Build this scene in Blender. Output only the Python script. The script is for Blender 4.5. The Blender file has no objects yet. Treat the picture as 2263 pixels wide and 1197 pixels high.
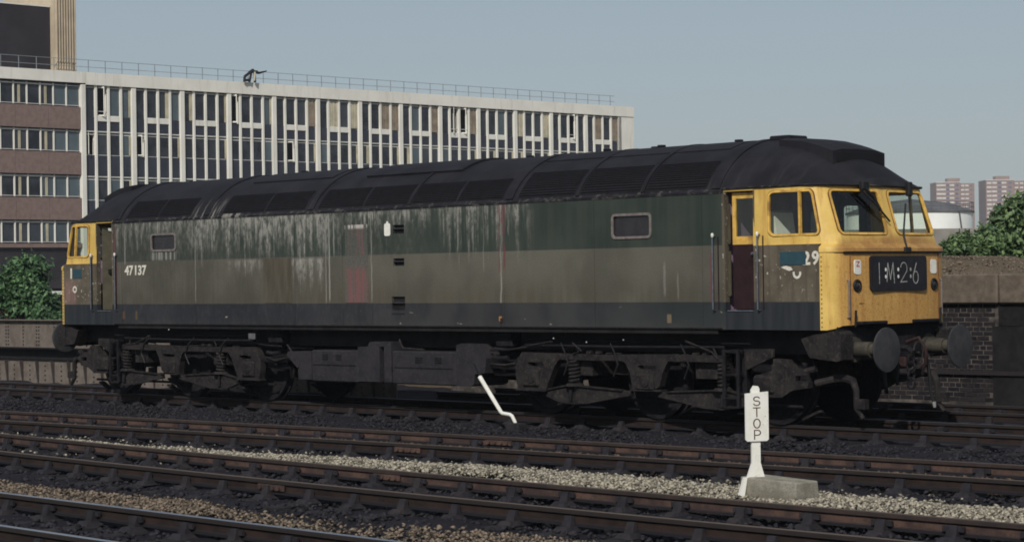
import bpy, bmesh, math, random
import numpy as np
from mathutils import Vector, Matrix, geometry
random.seed(7); rng = np.random.default_rng(11)
R = math.radians
scene = bpy.context.scene
C = scene.collection

# ------------------------------------------------------------------ camera
def make_camera():
    yaw, pitch, roll = R(45.06), R(.23), R(-.833)
    f = Vector((-math.sin(yaw)*math.cos(pitch), math.cos(yaw)*math.cos(pitch), math.sin(pitch)))
    r = Vector((math.cos(yaw), math.sin(yaw), 0)); u = r.cross(f)
    c, s = math.cos(roll), math.sin(roll)
    r2 = c*r + s*u; u2 = -s*r + c*u
    cam = bpy.data.cameras.new('camera'); o = bpy.data.objects.new('camera', cam); C.objects.link(o)
    m = Matrix((r2, u2, -f)).transposed().to_4x4(); m.translation = (26.291, -24.3915, 2.053)
    o.matrix_world = m
    cam.sensor_width = 36; cam.lens = 4752.65/2263*36
    cam.clip_start = .5; cam.clip_end = 6000
    scene.camera = o
make_camera()

# ------------------------------------------------------------------ light
SUN = Vector((.52*math.cos(R(37)), -.854*math.cos(R(37)), math.sin(R(37)))).normalized()
world = bpy.data.worlds.new('World'); scene.world = world; world.use_nodes = True
nt = world.node_tree; nt.nodes.clear()
sky = nt.nodes.new('ShaderNodeTexSky'); sky.sky_type = 'NISHITA'; sky.sun_disc = False
sky.sun_elevation = math.asin(SUN.z); sky.sun_rotation = math.atan2(SUN.x, SUN.y)
sky.altitude = 0; sky.air_density = 1.0; sky.dust_density = 1.0; sky.ozone_density = 1.6
bg = nt.nodes.new('ShaderNodeBackground'); bg.inputs[1].default_value = .085
wo = nt.nodes.new('ShaderNodeOutputWorld')
veil = nt.nodes.new('ShaderNodeMix'); veil.data_type = 'RGBA'; veil.inputs[0].default_value = .62   # even grey-blue summer haze over the whole sky
veil.inputs[7].default_value = (3.85, 4.32, 4.68, 1); nt.links.new(sky.outputs[0], veil.inputs[6])
nt.links.new(veil.outputs[2], bg.inputs[0]); nt.links.new(bg.outputs[0], wo.inputs[0])
sl = bpy.data.lights.new('sun', 'SUN'); sl.energy = 3.3; sl.angle = R(.55); sl.color = (1, .955, .885)
so = bpy.data.objects.new('sun', sl); C.objects.link(so)
so.rotation_euler = (-SUN).to_track_quat('-Z', 'Y').to_euler()
vs = scene.view_settings
scene.display_settings.display_device = 'sRGB'
vs.view_transform = 'Standard'; vs.look = 'None'; vs.gamma = 1; vs.exposure = 0; vs.use_curve_mapping = False
scene.render.engine = 'CYCLES'; scene.cycles.filter_width = 1.8
scene.render.resolution_x = 1024; scene.render.resolution_y = 541

# ------------------------------------------------------------------ node helper
class G:
    def __init__(s, name, rough=.7, color=None, spec=.3, metal=0):
        s.mat = bpy.data.materials.new(name); s.mat.use_nodes = True
        s.nt = s.mat.node_tree; s.b = s.nt.nodes['Principled BSDF']
        s.b.inputs['Roughness'].default_value = rough
        s.b.inputs['Specular IOR Level'].default_value = spec
        s.b.inputs['Metallic'].default_value = metal
        if color: s.b.inputs['Base Color'].default_value = (*color, 1)
    def lk(s, a, b): s.nt.links.new(a, b)
    def _in(s, sock, v):
        if hasattr(v, 'is_linked') or isinstance(v, bpy.types.NodeSocket): s.lk(v, sock)
        elif isinstance(v, (tuple, list)): sock.default_value = (*v, 1) if len(v) == 3 and len(sock.default_value) == 4 else v
        else: sock.default_value = v
    def obj(s):
        return s.nt.nodes.new('ShaderNodeTexCoord').outputs['Object']
    def pos(s):
        return s.nt.nodes.new('ShaderNodeNewGeometry').outputs['Position']
    def normal(s):
        return s.nt.nodes.new('ShaderNodeNewGeometry').outputs['Normal']
    def rand(s):
        return s.nt.nodes.new('ShaderNodeObjectInfo').outputs['Random']
    def island(s):
        return s.nt.nodes.new('ShaderNodeNewGeometry').outputs['Random Per Island']
    def sep(s, v):
        n = s.nt.nodes.new('ShaderNodeSeparateXYZ'); s.lk(v, n.inputs[0]); return n.outputs
    def mul(s, v, k):
        n = s.nt.nodes.new('ShaderNodeVectorMath'); n.operation = 'MULTIPLY'
        s.lk(v, n.inputs[0]); n.inputs[1].default_value = k; return n.outputs[0]
    def noise(s, v, scale=1, detail=4, rough=.55):
        n = s.nt.nodes.new('ShaderNodeTexNoise'); s.lk(v, n.inputs['Vector'])
        n.inputs['Scale'].default_value = scale; n.inputs['Detail'].default_value = detail
        n.inputs['Roughness'].default_value = rough; return n.outputs['Fac']
    def m(s, op, a, b=0., clamp=False):
        n = s.nt.nodes.new('ShaderNodeMath'); n.operation = op; n.use_clamp = clamp
        s._in(n.inputs[0], a); s._in(n.inputs[1], b); return n.outputs[0]
    def step(s, x, lo, hi, a=0., b=1.):
        n = s.nt.nodes.new('ShaderNodeMapRange'); n.interpolation_type = 'SMOOTHSTEP'
        s._in(n.inputs['Value'], x); s._in(n.inputs['From Min'], lo); s._in(n.inputs['From Max'], hi)
        n.inputs['To Min'].default_value = a; n.inputs['To Max'].default_value = b; return n.outputs[0]
    def band(s, x, lo, hi, soft=.01):
        return s.m('MULTIPLY', s.step(x, lo-soft, lo+soft), s.step(x, hi-soft, hi+soft, 1., 0.))
    def mix(s, f, a, b):
        n = s.nt.nodes.new('ShaderNodeMix'); n.data_type = 'RGBA'
        s._in(n.inputs[0], f); s._in(n.inputs[6], a); s._in(n.inputs[7], b); return n.outputs[2]
    def bump(s, h, strength=.3, dist=.01):
        n = s.nt.nodes.new('ShaderNodeBump'); n.inputs['Strength'].default_value = strength
        n.inputs['Distance'].default_value = dist; s.lk(h, n.inputs['Height']); s.lk(n.outputs[0], s.b.inputs['Normal'])
    def col(s, c): s._in(s.b.inputs['Base Color'], c); return s.mat
    def rough(s, c): s._in(s.b.inputs['Roughness'], c)

def simple(name, color, rough=.75, var=.25, scale=6, spec=.25, metal=0, dirt=None):
    g = G(name, rough, spec=spec, metal=metal); p = g.pos()
    n = g.noise(p, scale, 5, .6)
    lo = tuple(c*(1-var) for c in color); hi = tuple(min(1, c*(1+var)) for c in color)
    c = g.mix(g.step(n, .3, .7), lo, hi)
    if dirt:
        n2 = g.noise(p, scale*.35, 6, .65); c = g.mix(g.step(n2, .48, .68, 0, .8), c, dirt)
    return g.col(c)

M = {}
# ---- loco bodyside: two-tone green with white lime streaks, rust and grime
def side_material():
    g = G('weathered_green_paint', .55, spec=.3); p = g.pos(); x, y, z = g.sep(p)
    fine = g.noise(g.mul(p, (14, 1, 1.6)), 1, 5, .6)
    big = g.noise(g.mul(p, (1.1, 1, .9)), 1, 4, .55)
    vert = g.noise(g.mul(p, (7.5, 1, .28)), 1, 5, .7)
    vert2 = g.noise(g.mul(p, (19, 1, .4)), 1.3, 4, .7)
    grain = g.noise(p, 55, 2, .6); blot = g.noise(g.mul(p, (9, 1, 4)), 1.4, 6, .75)
    up = g.mix(g.step(big, .35, .65), (.025, .037, .029), (.039, .051, .041))
    up = g.mix(g.step(vert, .4, .68, 0, .4), up, (.062, .062, .054))
    lo = g.mix(g.step(big, .35, .65), (.073, .069, .053), (.107, .102, .080))
    lo = g.mix(g.m('MULTIPLY', g.step(z, 1.70, 2.2, .6, .12), g.step(vert, .38, .66)), lo, (.072, .058, .038))
    bot = g.mix(g.step(big, .4, .6), (.016, .017, .023), (.025, .026, .033))
    bot = g.mix(g.m('MULTIPLY', g.step(x, 3.3, 7.2), .6), bot, (.012, .021, .025))
    bot = g.mix(g.m('MULTIPLY', g.step(z, 1.5, 1.33, 0., .7), g.step(vert, .3, .7)), bot, (.036, .034, .033))
    c = g.mix(g.step(z, 2.482, 2.490), lo, up)
    # brown soot over left part
    c = g.mix(g.m('MULTIPLY', g.step(x, -1.5, -5.5, 0, .62), g.step(vert2, .3, .75)), c, (.050, .044, .034))
    c = g.mix(g.m('MULTIPLY', g.band(x, -2.3, 4.2, .7), g.m('MULTIPLY', g.step(big, .42, .62, 0, .35), g.step(z, 2.3, 1.8))), c, (.075, .052, .03))
    c = g.mix(g.step(z, 1.700, 1.706, 1., 0.), c, bot)
    # lime streaks running from the gutter
    reach = g.m('ADD', g.m('MULTIPLY', vert, 1.15), g.m('MULTIPLY', vert2, .82))
    def streaks(x0, x1, soft, ztop, length, k):
        zone = g.band(x, x0, x1, soft)
        d = g.m('SUBTRACT', ztop, z)                       # distance below the start
        thr = g.m('ADD', 1.02 - .2*k, g.m('MULTIPLY', d, 1.0/length*.55))
        f = g.step(g.m('SUBTRACT', reach, thr), -.15, .27)
        f = g.m('MULTIPLY', f, g.step(d, -.03, .03)); f = g.m('MULTIPLY', f, g.step(blot, .38, .60, .12, 1.))
        return g.m('MULTIPLY', f, zone)
    white = (.34, .33, .295)
    s1 = streaks(-4.95, -.95, .45, 3.2, .95, 1.5)
    s2 = streaks(-7.3, -4.7, .5, 3.2, 1.0, .55)
    s3 = streaks(-.6, 1.35, .15, 3.19, .6, .75)
    s4 = streaks(1.6, 3.5, .25, 3.2, 1.6, .55)
    s5 = streaks(-2.06, -1.25, .05, 2.46, .8, 1.15)
    s6 = streaks(-3.75, -2.86, .3, 2.46, .5, .8)
    s = s1
    for q in (s2, s3, s4, s5, s6): s = g.m('MAXIMUM', s, q)
    # single runs
    for x0, w, za, zb, k in ((-1.18, .017, 1.72, 3.2, .95), (-1.09, .03, 1.75, 3.2, .9), (-.97, .02, 2.5, 3.2, .9), (-4.78, .02, 1.75, 3.15, .7),
                             (-6.94, .03, 2.45, 3.1, .7), (2.0, .018, 2.5, 3.2, .7), (2.35, .012, 2.5, 3.2, .6), (2.58, .012, 2.2, 3.2, .5),
                             (2.96, .028, 1.6, 3.2, .75), (3.12, .02, 2.75, 3.2, .6), (-.03, .018, 1.72, 3.15, .8), (6.25, .04, 1.8, 2.25, .35), (6.5, .03, 1.75, 2.1, .3)):
        wob = g.m('ADD', x, g.m('MULTIPLY', g.m('SUBTRACT', g.noise(g.mul(p, (.2, .2, 5)), 1, 2), .5), .05))
        f = g.m('MULTIPLY', g.band(wob, x0-w/2, x0+w/2, .012), g.band(z, za, zb, .06))
        f = g.m('MULTIPLY', f, g.step(fine, .25, .5, .35*k, k)); s = g.m('MAXIMUM', s, f)
    wedge = g.m('MULTIPLY', g.band(x, -6.12, -5.34, .03), g.m('MULTIPLY', g.band(z, 2.5, 2.67, .03), g.step(vert2, .42, .6)))
    s = g.m('MAXIMUM', s, g.m('MULTIPLY', wedge, .8))
    s = g.m('MULTIPLY', s, g.step(z, 1.69, 1.72))
    mot = g.m('MULTIPLY', g.m('MULTIPLY', g.step(blot, .46, .66), g.band(x, -7.2, 1.2, .8)), g.step(z, 1.75, 3.1, .12, .5))
    c = g.mix(mot, c, (.135, .13, .115))
    c = g.mix(g.m('MULTIPLY', g.m('MULTIPLY', g.m('MULTIPLY', g.step(z, 1.75, 2.3, .25, 1.), g.step(z, 2.481, 2.489, 1., 0.)), g.step(x, -2., 2.5, .15, .6)), g.step(big, .3, .6, .5, 1.)), c, (.132, .127, .100))
    c = g.mix(g.m('MULTIPLY', s, .88), c, white)
    # pink primer showing: beside the panel seam and door posts
    pk = g.m('MULTIPLY', g.band(x, 2.90, 3.06, .02), g.m('MULTIPLY', g.band(z, 2.2, 3.2, .1), g.step(fine, .42, .58)))
    pk = g.m('MAXIMUM', pk, g.m('MULTIPLY', g.band(x, 7.09, 7.155, .01), g.m('MULTIPLY', g.band(z, 1.72, 2.35, .12), g.step(fine, .3, .5, .5, 1))))
    pk = g.m('MAXIMUM', pk, g.m('MULTIPLY', g.band(x, -7.3, -7.2, .02), g.m('MULTIPLY', g.band(z, 1.75, 3.1, .1), g.step(fine, .45, .6))))
    c = g.mix(pk, c, (.15, .05, .055))
    # specks of chipped paint along the foot
    sp = g.m('MULTIPLY', g.step(g.noise(g.mul(p, (2.6, 1, 7)), 1.7, 2, .5), .72, .76), g.band(z, 1.36, 1.62, .05))
    c = g.mix(sp, c, (.33, .29, .22))
    for x0, z0, w, h, cc in ((-7.0, 1.5, .04, .07, (.10, .06, .035)), (-6.6, 1.5, .03, .08, (.11, .075, .035)), (2.93, 1.46, .03, .035, (.5, .25, .08)), (6.33, 1.47, .04, .06, (.2, .15, .09))):
        c = g.mix(g.m('MULTIPLY', g.m('MULTIPLY', g.band(x, x0-w, x0+w, .012), g.band(z, z0-h, z0+h, .015)), .8), c, cc)
    c = g.mix(g.step(grain, .3, .75, 0, .28), c, (.02, .02, .02))
    g.col(c); g.rough(g.step(big, .3, .7, .45, .7)); g.bump(g.m('ADD', g.noise(p, 1.5, 2), g.m('MULTIPLY', grain, .05)), .5, .03)
    return g.mat
M['side'] = side_material()

def cab_lower_material():
    g = G('chipped_cab_green_paint', .6, spec=.25); p = g.pos(); x, y, z = g.sep(p)
    n = g.noise(p, 3, 5, .6); v = g.noise(g.mul(p, (9, 9, .5)), 1, 5, .65)
    c = g.mix(g.step(n, .35, .65), (.085, .072, .052), (.125, .105, .078))
    c = g.mix(g.step(v, .42, .7, 0, .6), c, (.060, .046, .034))
    chip = g.m('MULTIPLY', g.step(g.noise(p, 17, 3, .55), .63, .68), g.step(x, 8.95, 7.9, .3, 1.))
    c = g.mix(g.m('MULTIPLY', chip, g.step(z, 1.7, 1.75)), c, (.42, .40, .34))
    pk = g.m('MULTIPLY', g.step(x, -8.4, -8.7), g.m('MULTIPLY', g.band(z, 1.72, 2.15, .1), g.step(v, .4, .6, .1, .8)))
    c = g.mix(pk, c, (.26, .15, .14))
    bot = g.mix(g.step(v, .35, .65), (.017, .020, .025), (.028, .031, .035))
    c = g.mix(g.step(z, 1.697, 1.703, 1., 0.), c, bot)
    return g.col(c)
M['cablow'] = cab_lower_material()

def yellow_material():
    g = G('grimy_yellow_paint', .5, spec=.35); p = g.pos(); x, y, z = g.sep(p)
    n = g.noise(p, 2.5, 5, .6); v = g.noise(g.mul(p, (7, 7, .6)), 1.2, 5, .65); f = g.noise(p, 30, 4, .65)
    c = g.mix(g.step(n, .35, .65), (.58, .385, .095), (.67, .460, .13))
    front = g.m('MULTIPLY', g.step(g.m('ABSOLUTE', x), 9.12, 9.24), g.step(z, 2.62, 2.5))
    c = g.mix(g.m('MULTIPLY', front, g.step(v, .25, .62, .45, 1.)), c, (.47, .25, .075))
    c = g.mix(g.m('MULTIPLY', g.step(v, .50, .68), .55), c, (.40, .20, .045))
    c = g.mix(g.m('MULTIPLY', g.m('MULTIPLY', front, g.step(f, .5, .66)), .5), c, (.17, .095, .035))
    c = g.mix(g.m('MULTIPLY', g.step(g.noise(p, 11, 5, .7), .62, .72), .8), c, (.24, .10, .035))
    grime = g.m('MULTIPLY', g.m('MULTIPLY', g.band(z, 2.36, 2.58, .05), g.step(g.m('ABSOLUTE', x), 9.1, 9.2)), g.step(n, .4, .6, .25, .8))
    c = g.mix(grime, c, (.26, .13, .04))
    g.col(c); g.bump(f, .12, .004); return g.mat
M['yellow'] = yellow_material()

def roof_material():
    g = G('sooty_roof_paint', .7, spec=.15); p = g.pos(); x, y, z = g.sep(p)
    n = g.noise(p, 1.6, 5, .6); v = g.noise(g.mul(p, (9, .8, .8)), 1, 5, .65); f = g.noise(p, 24, 3)
    c = g.mix(g.step(n, .35, .65), (.0105, .0102, .0135), (.0175, .017, .0215))
    c = g.mix(g.m('MULTIPLY', g.step(v, .5, .72, 0, .5), g.step(z, 3.9, 3.3)), c, (.042, .041, .042))
    sc = g.m('MULTIPLY', g.m('MULTIPLY', g.band(x, -4.75, -3.4, .3), g.step(z, 3.62, 3.3)), g.step(v, .5, .62))
    c = g.mix(g.m('MULTIPLY', sc, .8), c, (.24, .23, .20))
    gut = g.m('MULTIPLY', g.step(z, 3.285, 3.265), g.step(g.noise(g.mul(p, (5, 1, 9)), 1.5, 4, .7), .52, .62))
    c = g.mix(g.m('MULTIPLY', gut, .4), c, (.15, .135, .12))
    c = g.mix(g.step(f, .55, .75, 0, .4), c, (.010, .010, .012))
    g.bump(n, .2, .01); return g.col(c)
M['roof'] = roof_material()
M['grille'] = simple('black_grille', (.007, .007, .010), .9, .3, 8)
M['dark'] = simple('black_oily_steel', (.012, .011, .012), .75, .4, 5)
def under_material(name, a, b, dust):
    g = G(name, .8, spec=.15); p = g.pos(); x, y, z = g.sep(p)
    n = g.noise(p, 5, 6, .65); f = g.noise(p, 22, 4, .6)
    c = g.mix(g.step(n, .38, .64), a, b)
    c = g.mix(g.step(f, .5, .72, 0, .7), c, dust)
    g.bump(f, .3, .006); return g.col(c)
M['under'] = under_material('dusty_underframe', (.007, .0068, .009), (.014, .0128, .015), (.028, .0255, .0265))
M['bogie'] = under_material('dusty_bogie_steel', (.012, .0108, .0118), (.026, .0225, .0225), (.060, .051, .045))
M['tank'] = under_material('dusty_tank_paint', (.020, .0188, .0235), (.029, .0265, .030), (.047, .042, .041))
M['buffer'] = under_material('greasy_buffer_steel', (.030, .031, .035), (.046, .046, .049), (.036, .033, .031))
M['shank'] = under_material('buffer_shank_steel', (.042, .039, .033), (.070, .064, .050), (.03, .027, .026))
M['concrete_plate'] = simple('grey_data_plate', (.10, .10, .11), .7, .4, 40)
M['steel'] = simple('bright_worn_steel', (.34, .33, .33), .45, .2, 20, metal=.5)
M['handrail'] = simple('worn_handrail_steel', (.15, .165, .20), .35, .25, 14, spec=.5, metal=.5)
def white_paint():
    g = G('aged_white_paint', .6, spec=.3); p = g.pos(); n = g.noise(p, 7, 5, .65); f = g.noise(p, 45, 3, .6)
    c = g.mix(g.step(n, .4, .7), (.74, .73, .68), (.66, .64, .57)); c = g.mix(g.step(f, .66, .72, 0, .7), c, (.30, .24, .18))
    return g.col(c)
M['whitepaint'] = white_paint()
M['chalk'] = simple('chalk', (.30, .31, .29), .9, .35, 30)
M['decal'] = simple('faded_white_lettering', (.60, .58, .50), .7, .15, 20)
M['blue'] = simple('blue_paint_patch', (.024, .060, .078), .6, .15, 10)
M['maroon'] = simple('dark_maroon_paint', (.020, .008, .010), .6, .35, 6)
M['khaki'] = simple('khaki_cab_lining', (.060, .053, .033), .7, .2, 5)
M['interior'] = simple('dark_cab_interior', (.27, .19, .29), .8, .2, 4)
M['seat'] = simple('pale_seat_cover', (.70, .69, .62), .8, .08, 8)
M['rubber'] = simple('black_rubber', (.012, .012, .013), .6, .3, 12)
M['hose'] = simple('rusty_red_pipe', (.032, .016, .016), .7, .4, 10)
M['headcode'] = simple('black_headcode_board', (.013, .012, .016), .45, .3, 8)
M['letterdark'] = simple('brown_black_lettering', (.075, .04, .028), .7, .3, 25)
M['red'] = simple('red_lettering', (.40, .06, .05), .7, .1, 20)
M['frameY'] = simple('yellow_window_frame', (.62, .38, .085), .5, .2, 9, dirt=(.22, .11, .04))
M['rustseal'] = simple('rusty_brown_seal', (.16, .075, .03), .8, .4, 12)
M['frameG'] = simple('dull_alloy_frame', (.16, .14, .13), .6, .25, 14)
M['pink'] = None
def pink_material():
    g = G('primer_panel_paint', .7); p = g.pos(); x, y, z = g.sep(p)
    v = g.noise(g.mul(p, (16, 1, .8)), 1.2, 5, .7); n = g.noise(p, 26, 3, .6)
    base_lo = g.mix(g.step(n, .3, .7), (.075, .072, .062), (.105, .10, .085))
    base_up = g.mix(g.step(n, .3, .7), (.050, .062, .052), (.085, .085, .075))
    pink = (.165, .075, .075)
    c = g.mix(g.m('MULTIPLY', g.step(z, 2.35, 2.2), g.step(v, .38, .56)), base_lo, pink)
    u = g.mix(g.m('MULTIPLY', g.step(z, 2.97, 2.85, .2, .75), g.step(v, .47, .62)), base_up, pink)
    u = g.mix(g.m('MULTIPLY', g.step(z, 2.90, 2.95), g.step(v, .4, .5)), u, (.42, .38, .35))
    return g.col(g.mix(g.step(z, 2.482, 2.49), c, u))
M['pink'] = pink_material()
def brownpanel_material():
    g = G('sooty_brown_panel_paint', .7); p = g.pos(); v = g.noise(g.mul(p, (9, 1, 1.5)), 1, 5, .65)
    z = g.sep(p)[2]
    c = g.mix(g.step(v, .35, .65), (.062, .052, .036), (.088, .078, .058))
    return g.col(g.mix(g.step(z, 2.482, 2.49), c, (.05, .06, .05)))
M['brownpanel'] = brownpanel_material()

def glass_material(name, tint, refl=.9, rough=.03):
    m = bpy.data.materials.new(name); m.use_nodes = True; n = m.node_tree; n.nodes.clear()
    o = n.nodes.new('ShaderNodeOutputMaterial'); mx = n.nodes.new('ShaderNodeMixShader')
    t = n.nodes.new('ShaderNodeBsdfTransparent'); t.inputs[0].default_value = (*tint, 1)
    gl = n.nodes.new('ShaderNodeBsdfGlossy'); gl.inputs['Roughness'].default_value = rough; gl.inputs[0].default_value = (refl, refl, refl, 1)
    fr = n.nodes.new('ShaderNodeValue'); fr.outputs[0].default_value = .055
    n.links.new(fr.outputs[0], mx.inputs[0]); n.links.new(t.outputs[0], mx.inputs[1]); n.links.new(gl.outputs[0], mx.inputs[2])
    n.links.new(mx.outputs[0], o.inputs[0]); return m
M['glass'] = glass_material('dirty_cab_glass', (.84, .88, .83), .9, .05)
M['bodyglass'] = simple('dark_body_window_glass', (.022, .020, .024), .25, .2, 6, spec=.5)

# ---- ground, track
def ballast_material(name, lo, hi, dirt):
    g = G(name, .95, spec=.1); p = g.pos(); n = g.noise(p, 38, 5, .7); b = g.noise(p, 1.3, 4, .6)
    c = g.mix(g.step(n, .35, .65), lo, hi); c = g.mix(g.step(b, .4, .65, 0, .7), c, dirt)
    g.bump(n, .8, .02); return g.col(c)
M['ballast'] = ballast_material('oily_ballast', (.012, .0115, .015), (.026, .0245, .031), (.016, .0145, .018))
M['earth'] = ballast_material('rubbly_brown_earth', (.08, .062, .045), (.16, .125, .09), (.10, .078, .055))
def stones_material(name, lo, hi, k=.25):
    g = G(name, .9, spec=.15); r = g.island(); p = g.pos(); n = g.noise(p, 60, 3)
    c = g.mix(r, lo, hi); c = g.mix(g.step(n, .4, .7, 0, k), c, tuple(a*.35 for a in lo)); return g.col(c)
M['whitestone'] = stones_material('pale_limestone_chips', (.075, .066, .052), (.47, .425, .335))
M['brownstone'] = stones_material('brown_gravel', (.036, .030, .025), (.25, .195, .145))
M['rustystone'] = stones_material('rust_brown_ballast_stone', (.040, .027, .020), (.17, .108, .072))
M['darkstone'] = stones_material('sooty_ballast_stone', (.012, .0115, .0145), (.036, .034, .041))
def rail_material(name, head, rough, metal, k=1.):
    g = G(name, .8, spec=.25); p = g.pos(); n = g.noise(p, 4, 5, .65); f = g.noise(p, 40, 3)
    nz = g.sep(g.normal())[2]; z = g.sep(p)[2]
    c = g.mix(g.step(n, .35, .65), (.030*k, .019*k, .017*k), (.068*k, .040*k, .031*k))
    c = g.mix(g.step(f, .5, .7, 0, .6), c, (.024, .018, .016))
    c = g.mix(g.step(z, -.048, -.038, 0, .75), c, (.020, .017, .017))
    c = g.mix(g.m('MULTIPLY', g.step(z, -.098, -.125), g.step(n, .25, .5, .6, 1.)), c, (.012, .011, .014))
    top = g.m('MULTIPLY', g.step(nz, .75, .95), g.step(z, -.02, -.01))
    c = g.mix(top, c, head); g.col(c)
    g.lk(g.m('MULTIPLY', top, metal), g.b.inputs['Metallic']); g.rough(g.step(top, 0, 1, .85, rough)); return g.mat
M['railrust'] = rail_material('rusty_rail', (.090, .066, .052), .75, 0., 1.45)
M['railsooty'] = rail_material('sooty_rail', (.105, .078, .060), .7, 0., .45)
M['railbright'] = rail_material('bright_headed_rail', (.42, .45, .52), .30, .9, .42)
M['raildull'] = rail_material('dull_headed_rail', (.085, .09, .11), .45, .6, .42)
M['sleeper'] = simple('tarred_sleeper_wood', (.017, .0155, .019), .95, .4, 9, dirt=(.030, .026, .027))
M['chair'] = simple('sooty_iron_chair', (.017, .0155, .0195), .85, .4, 14, dirt=(.032, .026, .026))

# ------------------------------------------------------------------ mesh helper
class MB:
    def __init__(s): s.v = []; s.f = []
    def add(s, vs, fs):
        k = len(s.v); s.v += [tuple(map(float, q)) for q in vs]; s.f += [tuple(i+k for i in f) for f in fs]; return s
    def box(s, x0, x1, y0, y1, z0, z1):
        return s.add([(x0,y0,z0),(x1,y0,z0),(x1,y1,z0),(x0,y1,z0),(x0,y0,z1),(x1,y0,z1),(x1,y1,z1),(x0,y1,z1)],
                     [(0,3,2,1),(4,5,6,7),(0,1,5,4),(1,2,6,5),(2,3,7,6),(3,0,4,7)])
    def cbox(s, x0, x1, y0, y1, z0, z1, c=.01):          # box with chamfered edges on every side
        bm = bmesh.new(); bmesh.ops.create_cube(bm, size=1)
        for v in bm.verts: v.co = ((x0+x1)/2+v.co.x*(x1-x0), (y0+y1)/2+v.co.y*(y1-y0), (z0+z1)/2+v.co.z*(z1-z0))
        bmesh.ops.bevel(bm, geom=bm.edges[:], offset=c, segments=1, affect='EDGES', profile=.5)
        bm.verts.index_update()
        s.add([v.co[:] for v in bm.verts], [[v.index for v in f.verts] for f in bm.faces]); bm.free(); return s
    def hexa(s, p):
        return s.add(p, [(0,3,2,1),(4,5,6,7),(0,1,5,4),(1,2,6,5),(2,3,7,6),(3,0,4,7)])
    def tube(s, pts, r, n=8, cap=True):
        pts = [Vector(p) for p in pts]; rs = r if isinstance(r, (list, tuple)) else [r]*len(pts)
        t0 = (pts[1]-pts[0]).normalized(); a = Vector((0,0,1)) if abs(t0.z) < .9 else Vector((1,0,0))
        nrm = t0.cross(a).normalized(); rings = []
        for i, p in enumerate(pts):
            t = ((pts[min(i+1, len(pts)-1)]-pts[max(i-1, 0)])).normalized()
            nrm = (nrm - t*nrm.dot(t)).normalized(); b = t.cross(nrm)
            rings.append([p + (nrm*math.cos(2*math.pi*k/n)+b*math.sin(2*math.pi*k/n))*rs[i] for k in range(n)])
        vs = [q for rg in rings for q in rg]; fs = []
        for i in range(len(pts)-1):
            for k in range(n): fs.append((i*n+k, i*n+(k+1)%n, (i+1)*n+(k+1)%n, (i+1)*n+k))
        if cap: fs += [tuple(range(n-1, -1, -1)), tuple((len(pts)-1)*n+k for k in range(n))]
        return s.add(vs, fs)
    def lathe(s, prof, n=24, axis='X', c=(0,0,0)):         # prof: (along, radius)
        vs = []
        for a, r in prof:
            for k in range(n):
                t = 2*math.pi*k/n; u, w = r*math.cos(t), r*math.sin(t)
                vs.append({'X': (c[0]+a, c[1]+u, c[2]+w), 'Y': (c[0]+u, c[1]+a, c[2]+w), 'Z': (c[0]+u, c[1]+w, c[2]+a)}[axis])
        fs = [(i*n+k, i*n+(k+1)%n, (i+1)*n+(k+1)%n, (i+1)*n+k) for i in range(len(prof)-1) for k in range(n)]
        fs += [tuple(range(n-1, -1, -1)), tuple((len(prof)-1)*n+k for k in range(n))]
        return s.add(vs, fs)
    def prism(s, outer, y0, y1, holes=(), put=None):       # polygon in (x,z), extruded from y0 to y1
        put = put or (lambda x, y, z: (x, y, z))
        loops = [list(outer)] + [list(h) for h in holes]
        flat = [q for l in loops for q in l]; n = len(flat)
        tris = geometry.tessellate_polygon([[Vector((q[0], q[1], 0)) for q in l] for l in loops])
        vs = [put(q[0], y0, q[1]) for q in flat] + [put(q[0], y1, q[1]) for q in flat]
        fs = [tuple(t) for t in tris] + [tuple(n+i for i in reversed(t)) for t in tris]; k = 0
        for l in loops:
            m = len(l)
            for i in range(m): fs.append((k+i, k+(i+1) % m, n+k+(i+1) % m, n+k+i))
            k += m
        return s.add(vs, fs)
    def mirror(s, sx=1, sy=1):
        s.v = [(x*sx, y*sy, z) for x, y, z in s.v]; return s
    def build(s, name, mat, parent=None, smooth=False, fix=True):
        me = bpy.data.meshes.new(name); me.from_pydata(s.v, [], s.f)
        if fix:
            bm = bmesh.new(); bm.from_mesh(me); bmesh.ops.recalc_face_normals(bm, faces=bm.faces); bm.to_mesh(me); bm.free()
        me.materials.append(mat if not isinstance(mat, str) else M[mat])
        if smooth:
            me.polygons.foreach_set('use_smooth', [True]*len(me.polygons))
            try: me.set_sharp_from_angle(angle=R(35))
            except Exception: pass
        me.update(); o = bpy.data.objects.new(name, me); C.objects.link(o)
        if parent: o.parent = parent
        return o
def empty(name, loc=(0,0,0), parent=None):
    o = bpy.data.objects.new(name, None); o.empty_display_size = .2; C.objects.link(o); o.location = loc
    if parent: o.parent = parent
    return o
def tag(o, label=None, cat=None, group=None, kind=None):
    if label: o['label'] = label
    if cat: o['category'] = cat
    if group: o['group'] = group
    if kind: o['kind'] = kind
    return o
def inst(me, name, parent, loc=(0,0,0), rz=0, mat=None, scale=None):
    o = bpy.data.objects.new(name, me); C.objects.link(o); o.location = loc; o.rotation_euler = (0,0,rz)
    if scale: o.scale = scale
    if parent: o.parent = parent
    return o
def proto(mb, name, mat, smooth=False):                    # mesh data only
    o = mb.build(name, mat, None, smooth); me = o.data; bpy.data.objects.remove(o); return me
def rrect(x0, x1, z0, z1, r, n=4):
    out = []
    for cx, cz, a0 in ((x1-r, z1-r, 0), (x0+r, z1-r, 90), (x0+r, z0+r, 180), (x1-r, z0+r, 270)):
        for k in range(n+1):
            a = R(a0+90*k/n); out.append((cx+r*math.cos(a), cz+r*math.sin(a)))
    return out
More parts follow.
